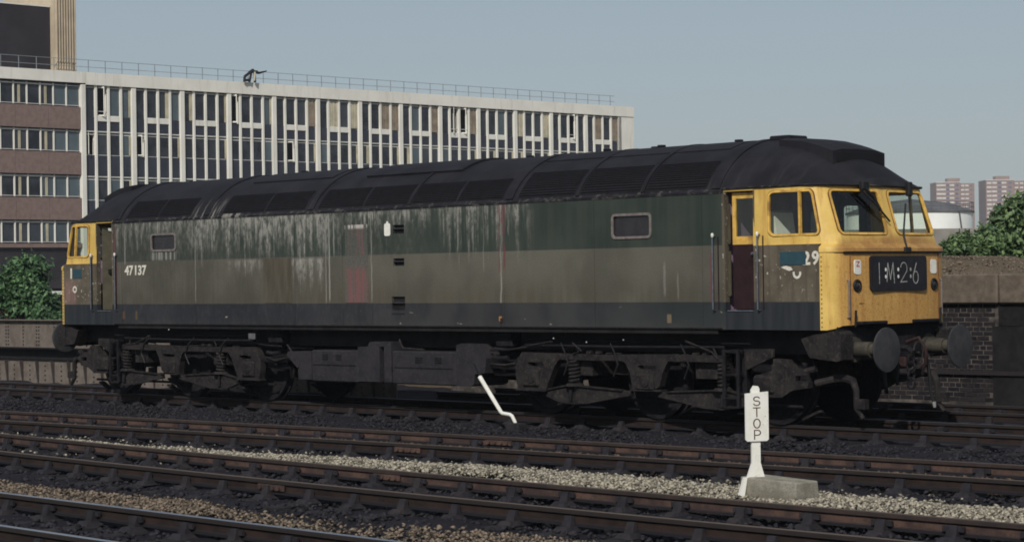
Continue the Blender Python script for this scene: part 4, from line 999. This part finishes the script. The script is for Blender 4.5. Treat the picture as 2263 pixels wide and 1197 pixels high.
mb = MB(); mb.hexa([brd(-.20,-.15,-.03),brd(-.14,-.15,-.03),brd(-.14,-.15,.02),brd(-.20,-.15,.02),brd(-.135,.05,-.03),brd(-.105,.05,-.03),brd(-.105,.05,.02),brd(-.135,.05,.02)]); mb.build('foot_strut', 'whitepaint', sg_)
cbk = MB(); p0, p1 = Vector((12.64,-7.58,0)), Vector((13.40,-7.67,0)); back = Vector((.02,.33,0)); z0, z1 = -.24, .055
a, b_, c_, d_ = p0, p1, p1+back, p0+back
cbk.hexa([(a.x-.015,a.y-.02,z0),(b_.x+.015,b_.y-.02,z0),(c_.x+.015,c_.y+.02,z0),(d_.x-.015,d_.y+.02,z0),(a.x,a.y,z1),(b_.x,b_.y,z1-.02),(c_.x,c_.y,z1-.02),(d_.x,d_.y,z1)])
cb_o = cbk.build('concrete_block', 'concrete'); bv = cb_o.modifiers.new('bevel', 'BEVEL'); bv.width = .012; bv.segments = 2
tag(cb_o, 'rough grey concrete block footing the stop board', 'block')

# ---- leaning white point lever
lv = empty('point_lever', (3.67, -1.8, 0)); tag(lv, 'white cranked hand lever leaning beside the locomotive track', 'lever')
mb = MB(); pts = [(.02,0,-.10),(.0,0,-.06),(-.06,0,.025),(-.10,0,.045),(-.265,0,.06),(-.30,0,.085),(-.74,0,.595)]; mb.tube(pts, [.02,.027,.028,.028,.028,.030,.034], 10); mb.build('lever_arm', 'whitepaint', lv, True)
mb = MB(); mb.tube([(-.735,0,.59),(-.86,0,.785)], [.016,.011], 8); mb.build('lever_grip', 'under', lv)
mb = MB(); mb.cbox(-.12, .16, -.10, .10, -.21, -.07, .02); mb.build('lever_base', 'chair', lv)

# ---- riveted plate girder wall, far left
M['girder'] = simple('dusty_girder_paint', (.140, .118, .100), .9, .16, 7, dirt=(.095, .075, .062))
M['girderdark'] = simple('dark_girder_paint', (.055, .046, .042), .9, .2, 7)
gw = empty('plate_girder_wall', (-16, 3.5, -.4)); tag(gw, 'low riveted steel girder wall with a shadowed ledge behind the far cab', 'wall')
gx0, gx1 = -27.5, -5.5; O = Vector((-16, 3.5, -.4))
def gbox(mb, x0, x1, y0, y1, z0, z1): mb.box(x0-O.x, x1-O.x, y0-O.y, y1-O.y, z0-O.z, z1-O.z); return mb
x = gx0
k = 0
while x < gx1:
    wdt = 1.33
    mb = MB(); mb.cbox(x+.008-O.x, x+wdt-.008-O.x, 3.505-O.y, 3.54-O.y, .60-O.z, 1.25-O.z, .006); mb.build('upper_plate', 'girder', gw)
    mb = MB(); mb.cbox(x+.006-O.x, x+wdt-.006-O.x, 3.515-O.y, 3.54-O.y, -.42-O.z, .32-O.z, .006); mb.build('lower_plate', 'girder', gw)
    for q in (0, .667):
        xa, ya, za = x+q-O.x, 3.515-O.y, -O.z
        mb = MB(); mb.hexa([(xa-.014,ya-.02,za-.30),(xa+.014,ya-.02,za-.30),(xa+.014,ya,za-.30),(xa-.014,ya,za-.30),(xa-.014,ya-.10,za+.315),(xa+.014,ya-.10,za+.315),(xa+.014,ya,za+.315),(xa-.014,ya,za+.315)]); mb.build('stiffener', 'girderdark', gw)
    x += wdt
mb = gbox(MB(), gx0, gx1, 3.62, 3.66, -.45, 1.24); mb.build('backing_plate', 'dark', gw)  # black colour stands in for the shadow in the channel between ledges
mb = gbox(MB(), gx0, gx1, 3.40, 3.62, 1.252, 1.275); mb.build('top_flange', 'girder', gw)
mb = gbox(MB(), gx0, gx1, 3.40, 3.62, .585, .62); mb.build('ledge', 'under', gw)
mb = gbox(MB(), gx0, gx1, 3.47, 3.62, .325, .345); mb.build('ledge', 'under', gw)
rv = MB(); x = gx0
while x < gx1:
    for xx, za, zb, dz, yy in ((x+.05,.68,1.2,.085,3.505),(x+.62,.68,1.2,.085,3.505),(x+.72,.68,1.2,.085,3.505),(x+.3,-.25,.25,.11,3.515),(x+.95,-.25,.25,.11,3.515)):
        zq = za
        while zq < zb: rv.box(xx-.014-O.x, xx+.014-O.x, yy-.016-O.y, yy-O.y+.002, zq-.014-O.z, zq+.014-O.z); zq += dz
    x += 1.33
ro = rv.build('rivets', 'dark', gw); ro['kind'] = 'stuff'
mb = MB(); mb.box(-28, -5, 1.6, 3.6, -.5, -.27); tag(mb.build('bridge_deck', 'ballast'), kind='structure')

# ---- brick wall with concrete coping, far right
def brick_material():
    g = G('sooty_brick', .9, spec=.15); r = g.rand(); p = g.pos(); n = g.noise(p, 18, 4, .6)
    c = g.mix(r, (.010, .009, .012), (.026, .022, .025)); c = g.mix(g.step(n, .45, .7, 0, .5), c, (.036, .029, .028))
    return g.col(c)
M['brick'] = brick_material()
M['mortar'] = simple('sooty_mortar', (.085, .074, .064), .95, .6, 5, dirt=(.014, .013, .015))
bw = empty('brick_wall', (6.5, 5.9, 0)); tag(bw, 'dark brick wall with a wide concrete coping behind the right buffers', 'wall')
WY = 5.9
mb = MB(); mb.box(-12.4, 8.4, .012, .5, -.4, 1.545); mb.build('mortar_core', 'mortar', bw)
bm_ = MB(); bm_.cbox(-.109, .109, -.05, .05, -.0325, .0325, .004); brick_me = proto(bm_, 'brick', 'brick'); 
bm_ = MB(); bm_.cbox(-.052, .052, -.05, .05, -.0325, .0325, .004); header_me = proto(bm_, 'brick', 'brick')
for c in range(21):
    z = -.02+.077*c
    if z > 1.53: break
    head = c % 4 == 3; stp = .120 if head else .235; xx = 4.35-6.5+(.06 if head else (.117 if c % 2 else 0))
    while xx < 7.05-6.5:
        inst(header_me if head else brick_me, 'brick', bw, (xx, .055+random.uniform(-.004,.004), z)); xx += stp
mb = MB(); mb.box(-2.3, 2.6, -.055, .0, .385, .45); mb.build('string_course', 'brick', bw)
mb = MB(); mb.box(.50, 8.41, -.012, .05, -.3, 1.18); mb.build('rendered_panel', 'dark', bw)
mb = MB(); mb.box(.62, 8.41, -.004, .03, 1.19, 1.535); mb.build('recess_shade_slab', 'rubber', bw)  # flat black slab, the shade of a niche put into its colour
mb = MB(); mb.cbox(-12.4, .66, -.10, .62, 1.548, 2.035, .025); mb.build('coping_block', 'coping', bw)
mb = MB(); mb.cbox(.675, 8.4, -.09, .62, 1.548, 2.028, .025); mb.build('coping_block', 'coping', bw)
# earth bank behind the coping
def bank():
    xs = np.arange(-8, 24.1, .3); ys = np.concatenate([np.arange(6.45, 9, .3), np.arange(9, 40, 1.5)]); vs = []; fs = []
    for x in xs:
        for y in ys:
            t = min(1, (y-6.45)/.7); hump = 1.98+.36*math.exp(-((x-4.9)/1.35)**4)*t-.06*t*(x > 7)
            if y > 9: hump = 1.98
            vs.append((x, y, hump+(random.uniform(-.02,.02) if t > 0 else -.02)))
    n = len(ys); fs = [(i*n+j, (i+1)*n+j, (i+1)*n+j+1, i*n+j+1) for i in range(len(xs)-1) for j in range(n-1)]
    mb = MB(); mb.add(vs, fs); tag(mb.build('earth_bank', 'earth', None, True), kind='structure')
bank()
mb = MB(); mb.box(-9, 24, 6.55, 40, -.6, 1.9); tag(mb.build('bank_core', 'earth'), kind='structure')

n = 2200; x = rng.uniform(2.5, 10, n); y = 6.5+2.2*rng.uniform(0, 1, n)**1.5
zz = 1.98+.36*np.exp(-((x-4.9)/1.35)**4)*np.minimum(1, (y-6.45)/.7)-.06*np.minimum(1, (y-6.45)/.7)*(x > 7)
stones('bank_rubble', np.stack([x, y, zz], -1), .022, 'brownstone', 'loose brown rubble lying on the earth bank behind the coping')
# ---- shrubs: stems plus many separate leaves spread through clumps
def shrub(name, label, base, clumps, nleaf, lsize, mat, group=None, cat='shrub'):
    root = empty(name, base); tag(root, label, cat, group)
    st = MB(); B = Vector(base)
    for (c, r) in clumps:
        e = Vector(c)-B; mid = e*.5+Vector((random.uniform(-.1,.1), random.uniform(-.1,.1), .1))
        st.tube([(random.uniform(-.08,.08), random.uniform(-.05,.05), -.1), mid, e], [.035,.022,.008], 5)
        for _ in range(5):
            d = Vector((random.gauss(0,1), random.gauss(0,1), random.gauss(.3,1))).normalized()*r*.9
            st.tube([mid+(e-mid)*random.random(), e+d], [.012,.004], 4)
    st.build('stems', 'bark', root)
    tot = sum(r**2 for _, r in clumps); V = []; F = []
    for c, r in clumps:
        m = int(nleaf*r*r/tot)
        d = rng.normal(0, 1, (m, 3)); d /= np.linalg.norm(d, axis=1)[:, None]
        rad = r*rng.uniform(.35, 1.0, m)**.6*(1+.30*np.sin(d[:, 0]*5+c[0]*9)*np.sin(d[:, 2]*6+c[1]*5)+.15*rng.normal(0, 1, m))
        P = np.array(c)-np.array(base)+d*rad[:, None]*np.array([1, 1, .92])
        nr = d*.6+rng.normal(0, .6, (m, 3))+np.array([0, 0, .45]); nr /= np.linalg.norm(nr, axis=1)[:, None]
        a = np.cross(nr, rng.normal(0, 1, (m, 3))); a /= np.linalg.norm(a, axis=1)[:, None]; b = np.cross(nr, a)
        s = lsize*rng.uniform(.55, 1.35, m)[:, None]
        q = np.stack([P-a*s, P-a*s*.2+b*s*.48-nr*s*.1, P+a*s, P-a*s*.2-b*s*.48-nr*s*.1], 1)
        k = len(V)*1; V.append(q.reshape(-1, 3))
    SP = []                                                  # long sprigs breaking the outline
    for c, r in clumps:
        for _ in range(4):
            d = rng.normal(0, 1, 3)+np.array([0, 0, .5]); d /= np.linalg.norm(d); m = int(rng.integers(7, 13)); L = r*rng.uniform(1.0, 1.75)
            tt = np.linspace(.55, 1, m); P = np.array(c)-np.array(base)+d*(tt*L)[:, None]+rng.normal(0, lsize*.35, (m, 3)); P[:, 2] -= .06*tt**2
            nr = rng.normal(0, .7, (m, 3))+np.array([0, 0, .6]); nr /= np.linalg.norm(nr, axis=1)[:, None]
            a = np.cross(nr, rng.normal(0, 1, (m, 3))); a /= np.linalg.norm(a, axis=1)[:, None]; b = np.cross(nr, a); s = lsize*rng.uniform(.5, 1.1, m)[:, None]
            V.append(np.stack([P-a*s, P-a*s*.2+b*s*.48-nr*s*.1, P+a*s, P-a*s*.2-b*s*.48-nr*s*.1], 1).reshape(-1, 3))
    V = np.concatenate(V); n = len(V)//4; F = np.arange(n*4).reshape(n, 4)
    me = bpy.data.meshes.new('foliage'); me.from_pydata(V.tolist(), [], F.tolist()); me.materials.append(M[mat])
    o = bpy.data.objects.new('foliage', me); C.objects.link(o); o.parent = root; return root
def clump_cloud(pts, r, jitter, n):
    out = []
    for _ in range(n):
        p = random.choice(pts); out.append(((p[0]+random.gauss(0,jitter), p[1]+random.gauss(0,jitter), p[2]+random.gauss(0,jitter*.7)), r*random.uniform(.6, 1.25)))
    return out
shrub('leafy_shrub', 'bright green leafy shrub over the girder wall at far left', (-21.4,5.6,-.4), clump_cloud([(-21.5,5.6,1.5),(-21.2,5.5,1.95),(-21.9,5.7,2.3),(-20.8,5.5,1.6),(-22.3,5.6,1.9),(-22.9,5.7,2.2),(-21.5,5.6,2.2)], .34, .24, 34), 10500, .08, 'leafL')
shrub('leafy_shrub', 'low sprawling green shrub against the yellow edge of the far cab', (-20.2,5.4,-.4), clump_cloud([(-20.6,5.4,1.25),(-20.1,5.4,1.2),(-19.7,5.4,1.15)], .22, .12, 14), 4500, .05, 'leafL')
tall = [(1.22,15.6,3.04),(1.36,15.74,3.23),(1.11,15.49,2.75),(1.32,15.7,2.65),(1.47,15.85,3.03),(1.63,16.01,3.4),(1.52,15.9,2.45),(1.07,15.46,2.31),(1.28,15.66,2.21),(1.73,16.11,2.83),(1.95,16.2,3.5),(2.3,16.3,3.3)]
shrub('leafy_shrub', 'tall dark green bush at the right edge above the coping', (1.5,15.8,1.9), clump_cloud(tall, .30, .13, 46), 15000, .075, 'leafR')
low = [(2.58,11.3,2.42),(2.67,11.4,2.52),(2.5,11.25,2.55),(2.85,11.55,2.58),(2.35,11.1,2.45),(2.8,11.52,2.35),(2.92,11.65,2.48),(3.05,11.77,2.43),(3.14,11.87,2.56),(3.23,11.96,2.34),(2.98,11.71,2.21),(2.73,11.46,2.17),(3.39,12.12,2.16),(3.33,12.06,2.42),(3.11,11.83,2.12),(2.3,11.1,2.3)]
shrub('leafy_shrub', 'low tangled green bush spreading beside the nose over the coping', (2.8,11.5,1.9), clump_cloud(low, .20, .10, 50), 12000, .06, 'leafR')

# ---- grey wall, white storage tank and two tower blocks beyond
M['greywall'] = simple('grey_weathered_concrete', (.20, .19, .17), .9, .25, 1.2, dirt=(.11, .10, .09))
wl = empty('concrete_wall', (-16, 40, 0)); tag(wl, 'weathered grey concrete wall behind the bushes, below the white tank', 'wall')
d_ = Vector((.70, .71, 0)); 
for i in range(-4, 6):
    p = d_*(i*3.0); q = d_*(i*3.0+2.96); nrm = Vector((d_.y, -d_.x, 0))*.12
    mb = MB(); mb.hexa([(p-nrm)[:], (q-nrm)[:], (q+nrm)[:], (p+nrm)[:], ((p-nrm)+Vector((0,0,3.62)))[:], ((q-nrm)+Vector((0,0,3.62)))[:], ((q+nrm)+Vector((0,0,3.62)))[:], ((p+nrm)+Vector((0,0,3.62)))[:]]); mb.build('wall_panel', 'greywall', wl)
M['tankwhite'] = simple('chalky_white_tank_paint', (.84, .86, .82), .7, .05, .3)
M['tankroof'] = simple('dark_tank_roof', (.10, .10, .105), .8, .3, .3)
tk = empty('storage_tank', (-117.9, 184.9, 0)); tag(tk, 'round white storage tank with a dark conical roof beyond the nose', 'tank')
mb = MB(); mb.lathe([(0,7.25),(9.05,7.25)], 48, 'Z'); mb.build('tank_shell', 'tankwhite', tk, True)
mb = MB(); mb.lathe([(9.0,7.4),(9.2,7.4),(10.2,4.6),(10.7,.3)], 48, 'Z'); mb.build('tank_roof', 'tankroof', tk, True)
mb = MB()
for i in range(40):
    a = 2*math.pi*i/40; mb.tube([(7.3*math.cos(a),7.3*math.sin(a),9.2),(7.3*math.cos(a),7.3*math.sin(a),10.2)], .035, 4)
for z in (9.7, 10.2): mb.tube([(7.3*math.cos(2*math.pi*i/40),7.3*math.sin(2*math.pi*i/40),z) for i in range(41)], .03, 4)
mb.build('tank_railing', 'tankroof', tk)
mb = MB(); rr_ = Vector((.707,.707,0)); ff_ = Vector((.707,-.707,0))
mb.tube([rr_*(7.3*math.sin(a))+ff_*(7.33*math.cos(a))+Vector((0,0,z)) for a, z in ((.68,9.1),(.75,6.5),(.88,4),(.95,0))], .10, 5); mb.build('tank_stair', 'tankroof', tk)
M['towerbrick'] = simple('pink_brown_brickwork', (.25, .165, .13), .9, .08, .2)
M['towerpanel'] = simple('white_balcony_panel', (.58, .54, .50), .8, .12, .5)
M['towerdark'] = simple('dark_window_band', (.11, .11, .16), .5, .3, .5)
def tower(label, loc, w, dpt, ztop, boxw, boxoff):
    t = empty('tower_block', loc); tag(t, label, 'tower block', 'tower blocks on the skyline'); t.rotation_euler = (0, 0, R(45))   # local x = right, local -y = towards the camera
    mb = MB(); mb.box(-w/2, w*.12, -dpt/2, dpt/2, 0, ztop); mb.box(w*.12+.01, w/2, -dpt/2+3, dpt/2-1, 0, ztop-.4); mb.build('tower_walls', 'towerbrick', t)
    mb = MB(); mb.box(boxoff-boxw/2, boxoff+boxw/2, -4, 4, ztop, ztop+3.0); mb.build('plant_room', 'towerbrick', t)
    mb = MB(); mb.box(-w/2-.2, w*.12+.2, -dpt/2-.2, dpt/2, ztop+.01, ztop+.5); mb.build('parapet', 'towerpanel', t)
    pm = MB(); pm.box(-1.5, 1.5, -.25, .05, -.55, .65); pme = proto(pm, 'balcony_panel', 'towerpanel')
    dm = MB(); dm.box(-1.0, 1.0, -.12, .05, -.7, .7); dme = proto(dm, 'window', 'towerdark')
    for k in range(13):
        z = ztop-1.7-k*2.75
        for u in (-w*.43, -w*.31, -w*.10): inst(pme, 'balcony_panel', t, (u, -dpt/2, z+random.uniform(-.05,.05)))
        for u in (-w*.20, w*.03): inst(dme, 'window', t, (u, -dpt/2, z))
        for u in (w*.20, w*.31): inst(pme, 'balcony_panel', t, (u, -dpt/2+3, z-.3), scale=(.75, 1, .9))
        inst(dme, 'window', t, (w*.42, -dpt/2+3, z-.3), scale=(.5,1,.8))
tower('pink-brown tower block standing directly behind the white tank', (-755.8,1159.4,0), 25.2, 20, 60.1, 8, 0)
tower('pink-brown tower block at the right edge, partly hidden by the tall bush', (-732.0,1183.2,0), 29, 22, 61.1, 9, -2.2)
# dim tree line far away
fw = MB()
for i in range(160):
    u = random.uniform(-120, 160); p = Vector((-620, 960, 0))+Vector((.707,.707,0))*u+Vector((-.707,.707,0))*random.uniform(-15,15); r = random.uniform(3, 6); zc = random.uniform(6, 13)
    fw.add([(p.x+r*q[0]*random.uniform(.7,1.2), p.y+r*q[1]*random.uniform(.7,1.2), zc+r*q[2]*random.uniform(.7,1.2)) for q in OCT], [tuple(f) for f in OF])
fo = fw.build('distant_wood', 'leafR'); tag(fo, 'hazy line of distant trees at the foot of the tower blocks', 'trees', kind='stuff')

# ================================================================== OFFICE BUILDING
def stained_white():
    g = G('cream_white_concrete', .85, spec=.2); p = g.pos(); v = g.noise(g.mul(p, (1.6, 1.6, .16)), 1, 5, .7); n = g.noise(p, .7, 4)
    c = g.mix(g.step(n, .35, .65), (.70, .685, .62), (.76, .745, .68)); c = g.mix(g.step(v, .52, .72, 0, .45), c, (.45, .42, .36)); return g.col(c)
M['white'] = stained_white()
def office_glass():
    g = G('dark_office_glass', .2, spec=.4); p = g.pos(); n = g.noise(p, .9, 4, .6); k = g.rand()
    c = g.mix(g.step(n, .35, .7), (.010, .011, .015), (.040, .044, .056)); c = g.mix(g.step(k, .55, 1., 0, .6), c, (.060, .068, .080)); return g.col(c)
M['winglass'] = office_glass()
M['winpale'] = simple('painted_sky_glass', (.075, .10, .115), .2, .2, .4, spec=.5)  # paler blue base colour stands in for reflected sky
M['spandrel'] = simple('slate_blue_spandrel', (.034, .037, .052), .5, .2, .5)
M['sillw'] = simple('pale_window_bar', (.55, .55, .52), .7, .15, 1.5)
M['curtain'] = simple('cream_curtain', (.50, .46, .34), .9, .2, 1.2)
M['curtainb'] = simple('tan_curtain', (.26, .21, .155), .9, .25, 1.2)
M['brownband'] = simple('brown_aggregate_panel', (.20, .142, .125), .95, .12, 3)
M['darkclad'] = simple('dark_brown_cladding', (.026, .022, .026), .8, .2, .6)
M['flute'] = simple('beige_fluted_concrete', (.43, .36, .265), .9, .12, .8)
M['roofrail'] = simple('grey_roof_rail', (.20, .23, .25), .6, .1, 2)
M['roomdark'] = simple('dim_office_interior', (.015, .014, .016), .9, .3, .4)
ZB = 17.93; Bay = 4.413; ob = empty('office_building', (-109.39, 66.06, 0)); ob.rotation_euler = (0, 0, R(88.23))   # local x along the front, local -y outwards
tag(ob, 'long white concrete office block with dark gridded windows behind the locomotive', 'building')
NB = 13
def bb(name, mat, x0, x1, y0, y1, z0, z1, parent=None): mb = MB(); mb.box(x0, x1, y0, y1, z0, z1); return mb.build(name, mat, parent or ob)
end = NB*Bay+1.85
bb('wall_core', 'roomdark', -12, end-.5, .9, 13, -.6, ZB-.5)
bb('roof_slab', 'white', -12, end, -.02, 13.5, ZB-.45, ZB-.02)
bb('cornice', 'white', .21, end, -.30, -.05, ZB-.93, ZB)
bb('end_wall', 'white', NB*Bay+.21-.42, end, -.24, 13.5, -.6, ZB-.94)
S = 3.37; lines = [13.60-S*k for k in range(4)]
colm = MB(); colm.cbox(-.21, .21, -.24, .3, -.6, ZB-.935, .03); col_me = proto(colm, 'column', 'white')
for n_ in range(NB+1): inst(col_me, 'column', ob, (n_*Bay, 0, 0))
mulm = MB(); mulm.cbox(-.105, .105, -.17, .25, -.6, ZB-.935, .02); mul_me = proto(mulm, 'mullion', 'white')
for n_ in range(NB):
    for q in (1, 2, 3): inst(mul_me, 'mullion', ob, (n_*Bay+.02+q*Bay/4, 0, 0))
cw = Bay/4
pm = MB(); pm.box(-.49, .49, -.02, .02, 0, 1); pane_me = proto(pm, 'window_pane', 'winglass'); panep_me = proto(pm, 'window_pane', 'winpale')
spm = MB(); spm.cbox(-.50, .50, -.05, .02, 0, 1, .004); sp_me = proto(spm, 'spandrel_panel', 'spandrel')
bar = MB(); bar.box(-.50, .50, -.10, .0, -.045, .045); bar_me = proto(bar, 'window_bar', 'sillw')
trm = MB(); trm.cbox(-.52-cw/2, .52+cw/2, -.13, .0, -.22, .22, .02); tr_me = proto(trm, 'cross_bar', 'white')
cm = MB()
for i in range(5): cm.box(-.25+.1*i, -.17+.1*i, .10+.03*(i % 2), .14+.03*(i % 2), 0, 1)
cur_me = proto(cm, 'curtain', 'curtain'); curb_me = proto(cm, 'curtain', 'curtainb')
fr_ = MB(); fr_.box(-.30,-.24,-.04,.0,0,1); fr_.box(.24,.30,-.04,.0,0,1); fr_.box(-.24,.24,-.04,.0,0,.05); fr_.box(-.24,.24,-.04,.0,.95,1); case_me = proto(fr_, 'open_casement', 'white')
for fl in range(4):
    if fl == 0: zt, zw = ZB-.96, 14.66; zs0, zs1 = 13.62, 14.64
    else: zt, zw = lines[fl-1]-.12, lines[fl-1]-1.80; zs0, zs1 = lines[fl]+.02, lines[fl-1]-1.82
    for n_ in range(NB):
        for q in range(4):
            xc = n_*Bay+.02+(q+.5)*cw; rr0 = random.random()
            pale = rr0 < .12
            op = (fl <= 1 and random.random() < .07)
            if not op: inst(panep_me if pale else pane_me, 'window_pane', ob, (xc, .0, zw), scale=(1, 1, zt-zw))
            else: inst(case_me, 'open_casement', ob, (xc-.1, -.08, zw+.05), rz=R(random.choice((-50, 55))), scale=(1, 1, zt-zw-.1))
            inst(sp_me, 'spandrel_panel', ob, (xc, .0, zs0), scale=(1, 1, zs1-zs0))
            inst(bar_me, 'window_bar', ob, (xc, .0, zs0-.07))
            if fl == 0: inst(bar_me, 'window_bar', ob, (xc, .02, zt-.12), scale=(1, .6, .8))
            if q in (1, 2) and fl == 0: inst(bar_me, 'window_bar', ob, (xc, .04, zw+.42), scale=(1, .5, .55))
            if fl > 0: inst(bar_me, 'window_bar', ob, (xc, .02, zt-.14), scale=(1, .7, .8 if q in (0, 3) else .4)); inst(bar_me, 'window_bar', ob, (xc, .02, zw), scale=(1, .6, .45))
            cprob = .6 if (q == 3) else (.18 if q == 0 and n_ > 3 else .08)
            if random.random() < cprob:
                big = fl == 0 and n_ >= 4
                inst(curb_me if (big and random.random() < .5) else cur_me, 'curtain', ob, (xc+(.28 if not big else .02), -.20, zw+.05), scale=(.55 if not big else 1.7, 1, zt-zw-.2))
        if fl == 0: inst(tr_me, 'cross_bar', ob, (n_*Bay+.02+2*cw, 0, zw-.12))
# left wing with brown bands
wing0 = -11.5
bb('wing_cornice', 'white', wing0, .19, -.28, -.05, ZB-.83, ZB)
zt = ZB-.95
for fl in range(4):
    z1 = zt-fl*S; z0 = z1-1.62
    for i in range(10):
        xc = -.22-(i+.5)*cw
        if xc < wing0: break
        inst(panep_me if i in (0, 1) or random.random() < .1 else pane_me, 'window_pane', ob, (xc, .1, z0), scale=(1.1, 1, z1-z0))
        mb = MB(); mb.box(xc-cw/2-.045, xc-cw/2+.045, -.03, .15, z0, z1-.003); mb.build('window_post', 'white', ob)
        inst(bar_me, 'window_bar', ob, (xc, .06, z1-.10), scale=(1.08, .9, 1.1 if i > 1 else .5)); inst(bar_me, 'window_bar', ob, (xc, .06, z0+.06), scale=(1.08, .6, .5))
        if i in (2, 4, 7): inst(cur_me, 'curtain', ob, (xc-.1, -.1, z0+.1), scale=(.4, 1, z1-z0-.3))
    if fl < 3:
        for i in range(4): bb('brown_panel', 'brownband', -.22-i*2.75-2.73, -.22-i*2.75, -.18, .1, z1-S+.06, z0-.06)
    else: bb('brown_panel', 'brownband', wing0, -.22, -.18, .1, z0-.35, z0-.06)
bb('dark_ground_floor', 'darkclad', wing0, -.3, .05, .5, 1.9, zt-3*S-2.0)
bb('entrance_ledge', 'white', -6.2, 2, -1.6, .05, 1.45, 1.70)
bb('entrance_wall', 'maroon', -6.0, 2, -1.2, .0, -.6, 1.44)
# roof-top plant tower
pt = empty('rooftop_tower', (-109.39, 66.06, ZB)); pt.rotation_euler = ob.rotation_euler
tag(pt, 'dark clad box and beige fluted concrete shaft on the office roof, top left', 'tower')
bb('clad_box', 'darkclad', -14, -1.92, 1.2, 9, -.4, 4.78, pt)
bb('box_coping', 'white', -14, -1.90, 1.15, 9, 4.80, 4.90, pt)
bb('shaft_core', 'flute', -1.86, -.06, .6, 8, -.4, 12, pt)
for i in range(8):
    x0 = -1.84+i*.222; mb = MB(); mb.prism([(x0+.02,.62),(x0+.07,.44),(x0+.14,.44),(x0+.19,.62)], -.35, 12, put=lambda u, d, v: (u, v, d)); mb.build('flute_rib', 'flute', pt)
# railing along the roof edge
rl = empty('roof_railing', (-109.39, 66.06, ZB)); rl.rotation_euler = ob.rotation_euler
tag(rl, 'thin grey safety railing along the office roof edge', 'railing')
re_ = NB*Bay-.2
po = MB(); po.box(-.022, .022, -.022, .022, -.05, .98); po_me = proto(po, 'post', 'roofrail')
x = -11.0
while x < re_: inst(po_me, 'post', rl, (x, .25, 0)); x += 1.47
for z in (.42, .94): bb('rail_bar', 'roofrail', -11.2, re_, .23, .27, z, z+.035, rl)
# hoist on the roof edge
hs = empty('roof_hoist', (-109.39+.03*15.9, 66.06+15.35, ZB)); hs.rotation_euler = ob.rotation_euler
tag(hs, 'small black hoist with a jutting arm on the office roof edge', 'hoist')
mb = MB()
for a, b, w in (((-.85,-.5,0),(-.80,-.5,.42),.10), ((-.80,-.5,.42),(-.25,-.5,.80),.11), ((-.25,-.5,.80),(.05,-.5,.98),.14), ((-.35,-.5,0),(-.15,-.5,.78),.09), ((-.85,-.5,.12),(-.30,-.5,.18),.12), ((.20,-.5,0),(.15,-.5,.9),.10), ((-.15,-.5,.85),(.40,-.55,.84),.13)): mb.tube([a, b], w, 6)
mb.build('hoist_frame', 'rubber', hs)
mb = MB(); mb.tube([(.05,-.5,.86),(.5,-.6,.76),(1.2,-.7,.95)], [.14,.11,.05], 6); mb.build('hoist_arm', 'rubber', hs)
mb = MB(); mb.tube([(.02,-.66,.12),(.08,-.68,.82)], .08, 6); mb.build('hoist_plate', 'curtain', hs)

# ================================================================== AIR
hz = MB(); hz.box(-1000, 200, -60, 1500, -1.6, 90); ho = hz.build('haze', 'dark'); ho.data.materials.clear()
hm = bpy.data.materials.new('thin_summer_haze'); hm.use_nodes = True; n = hm.node_tree; n.nodes.clear()
o_ = n.nodes.new('ShaderNodeOutputMaterial'); v_ = n.nodes.new('ShaderNodeVolumePrincipled')
v_.inputs['Color'].default_value = (.80, .88, 1, 1); v_.inputs['Density'].default_value = .00022; v_.inputs['Anisotropy'].default_value = 0
n.links.new(v_.outputs[0], o_.inputs['Volume']); ho.data.materials.append(hm); tag(ho, 'thin pale summer haze over the whole yard', 'haze', kind='stuff')
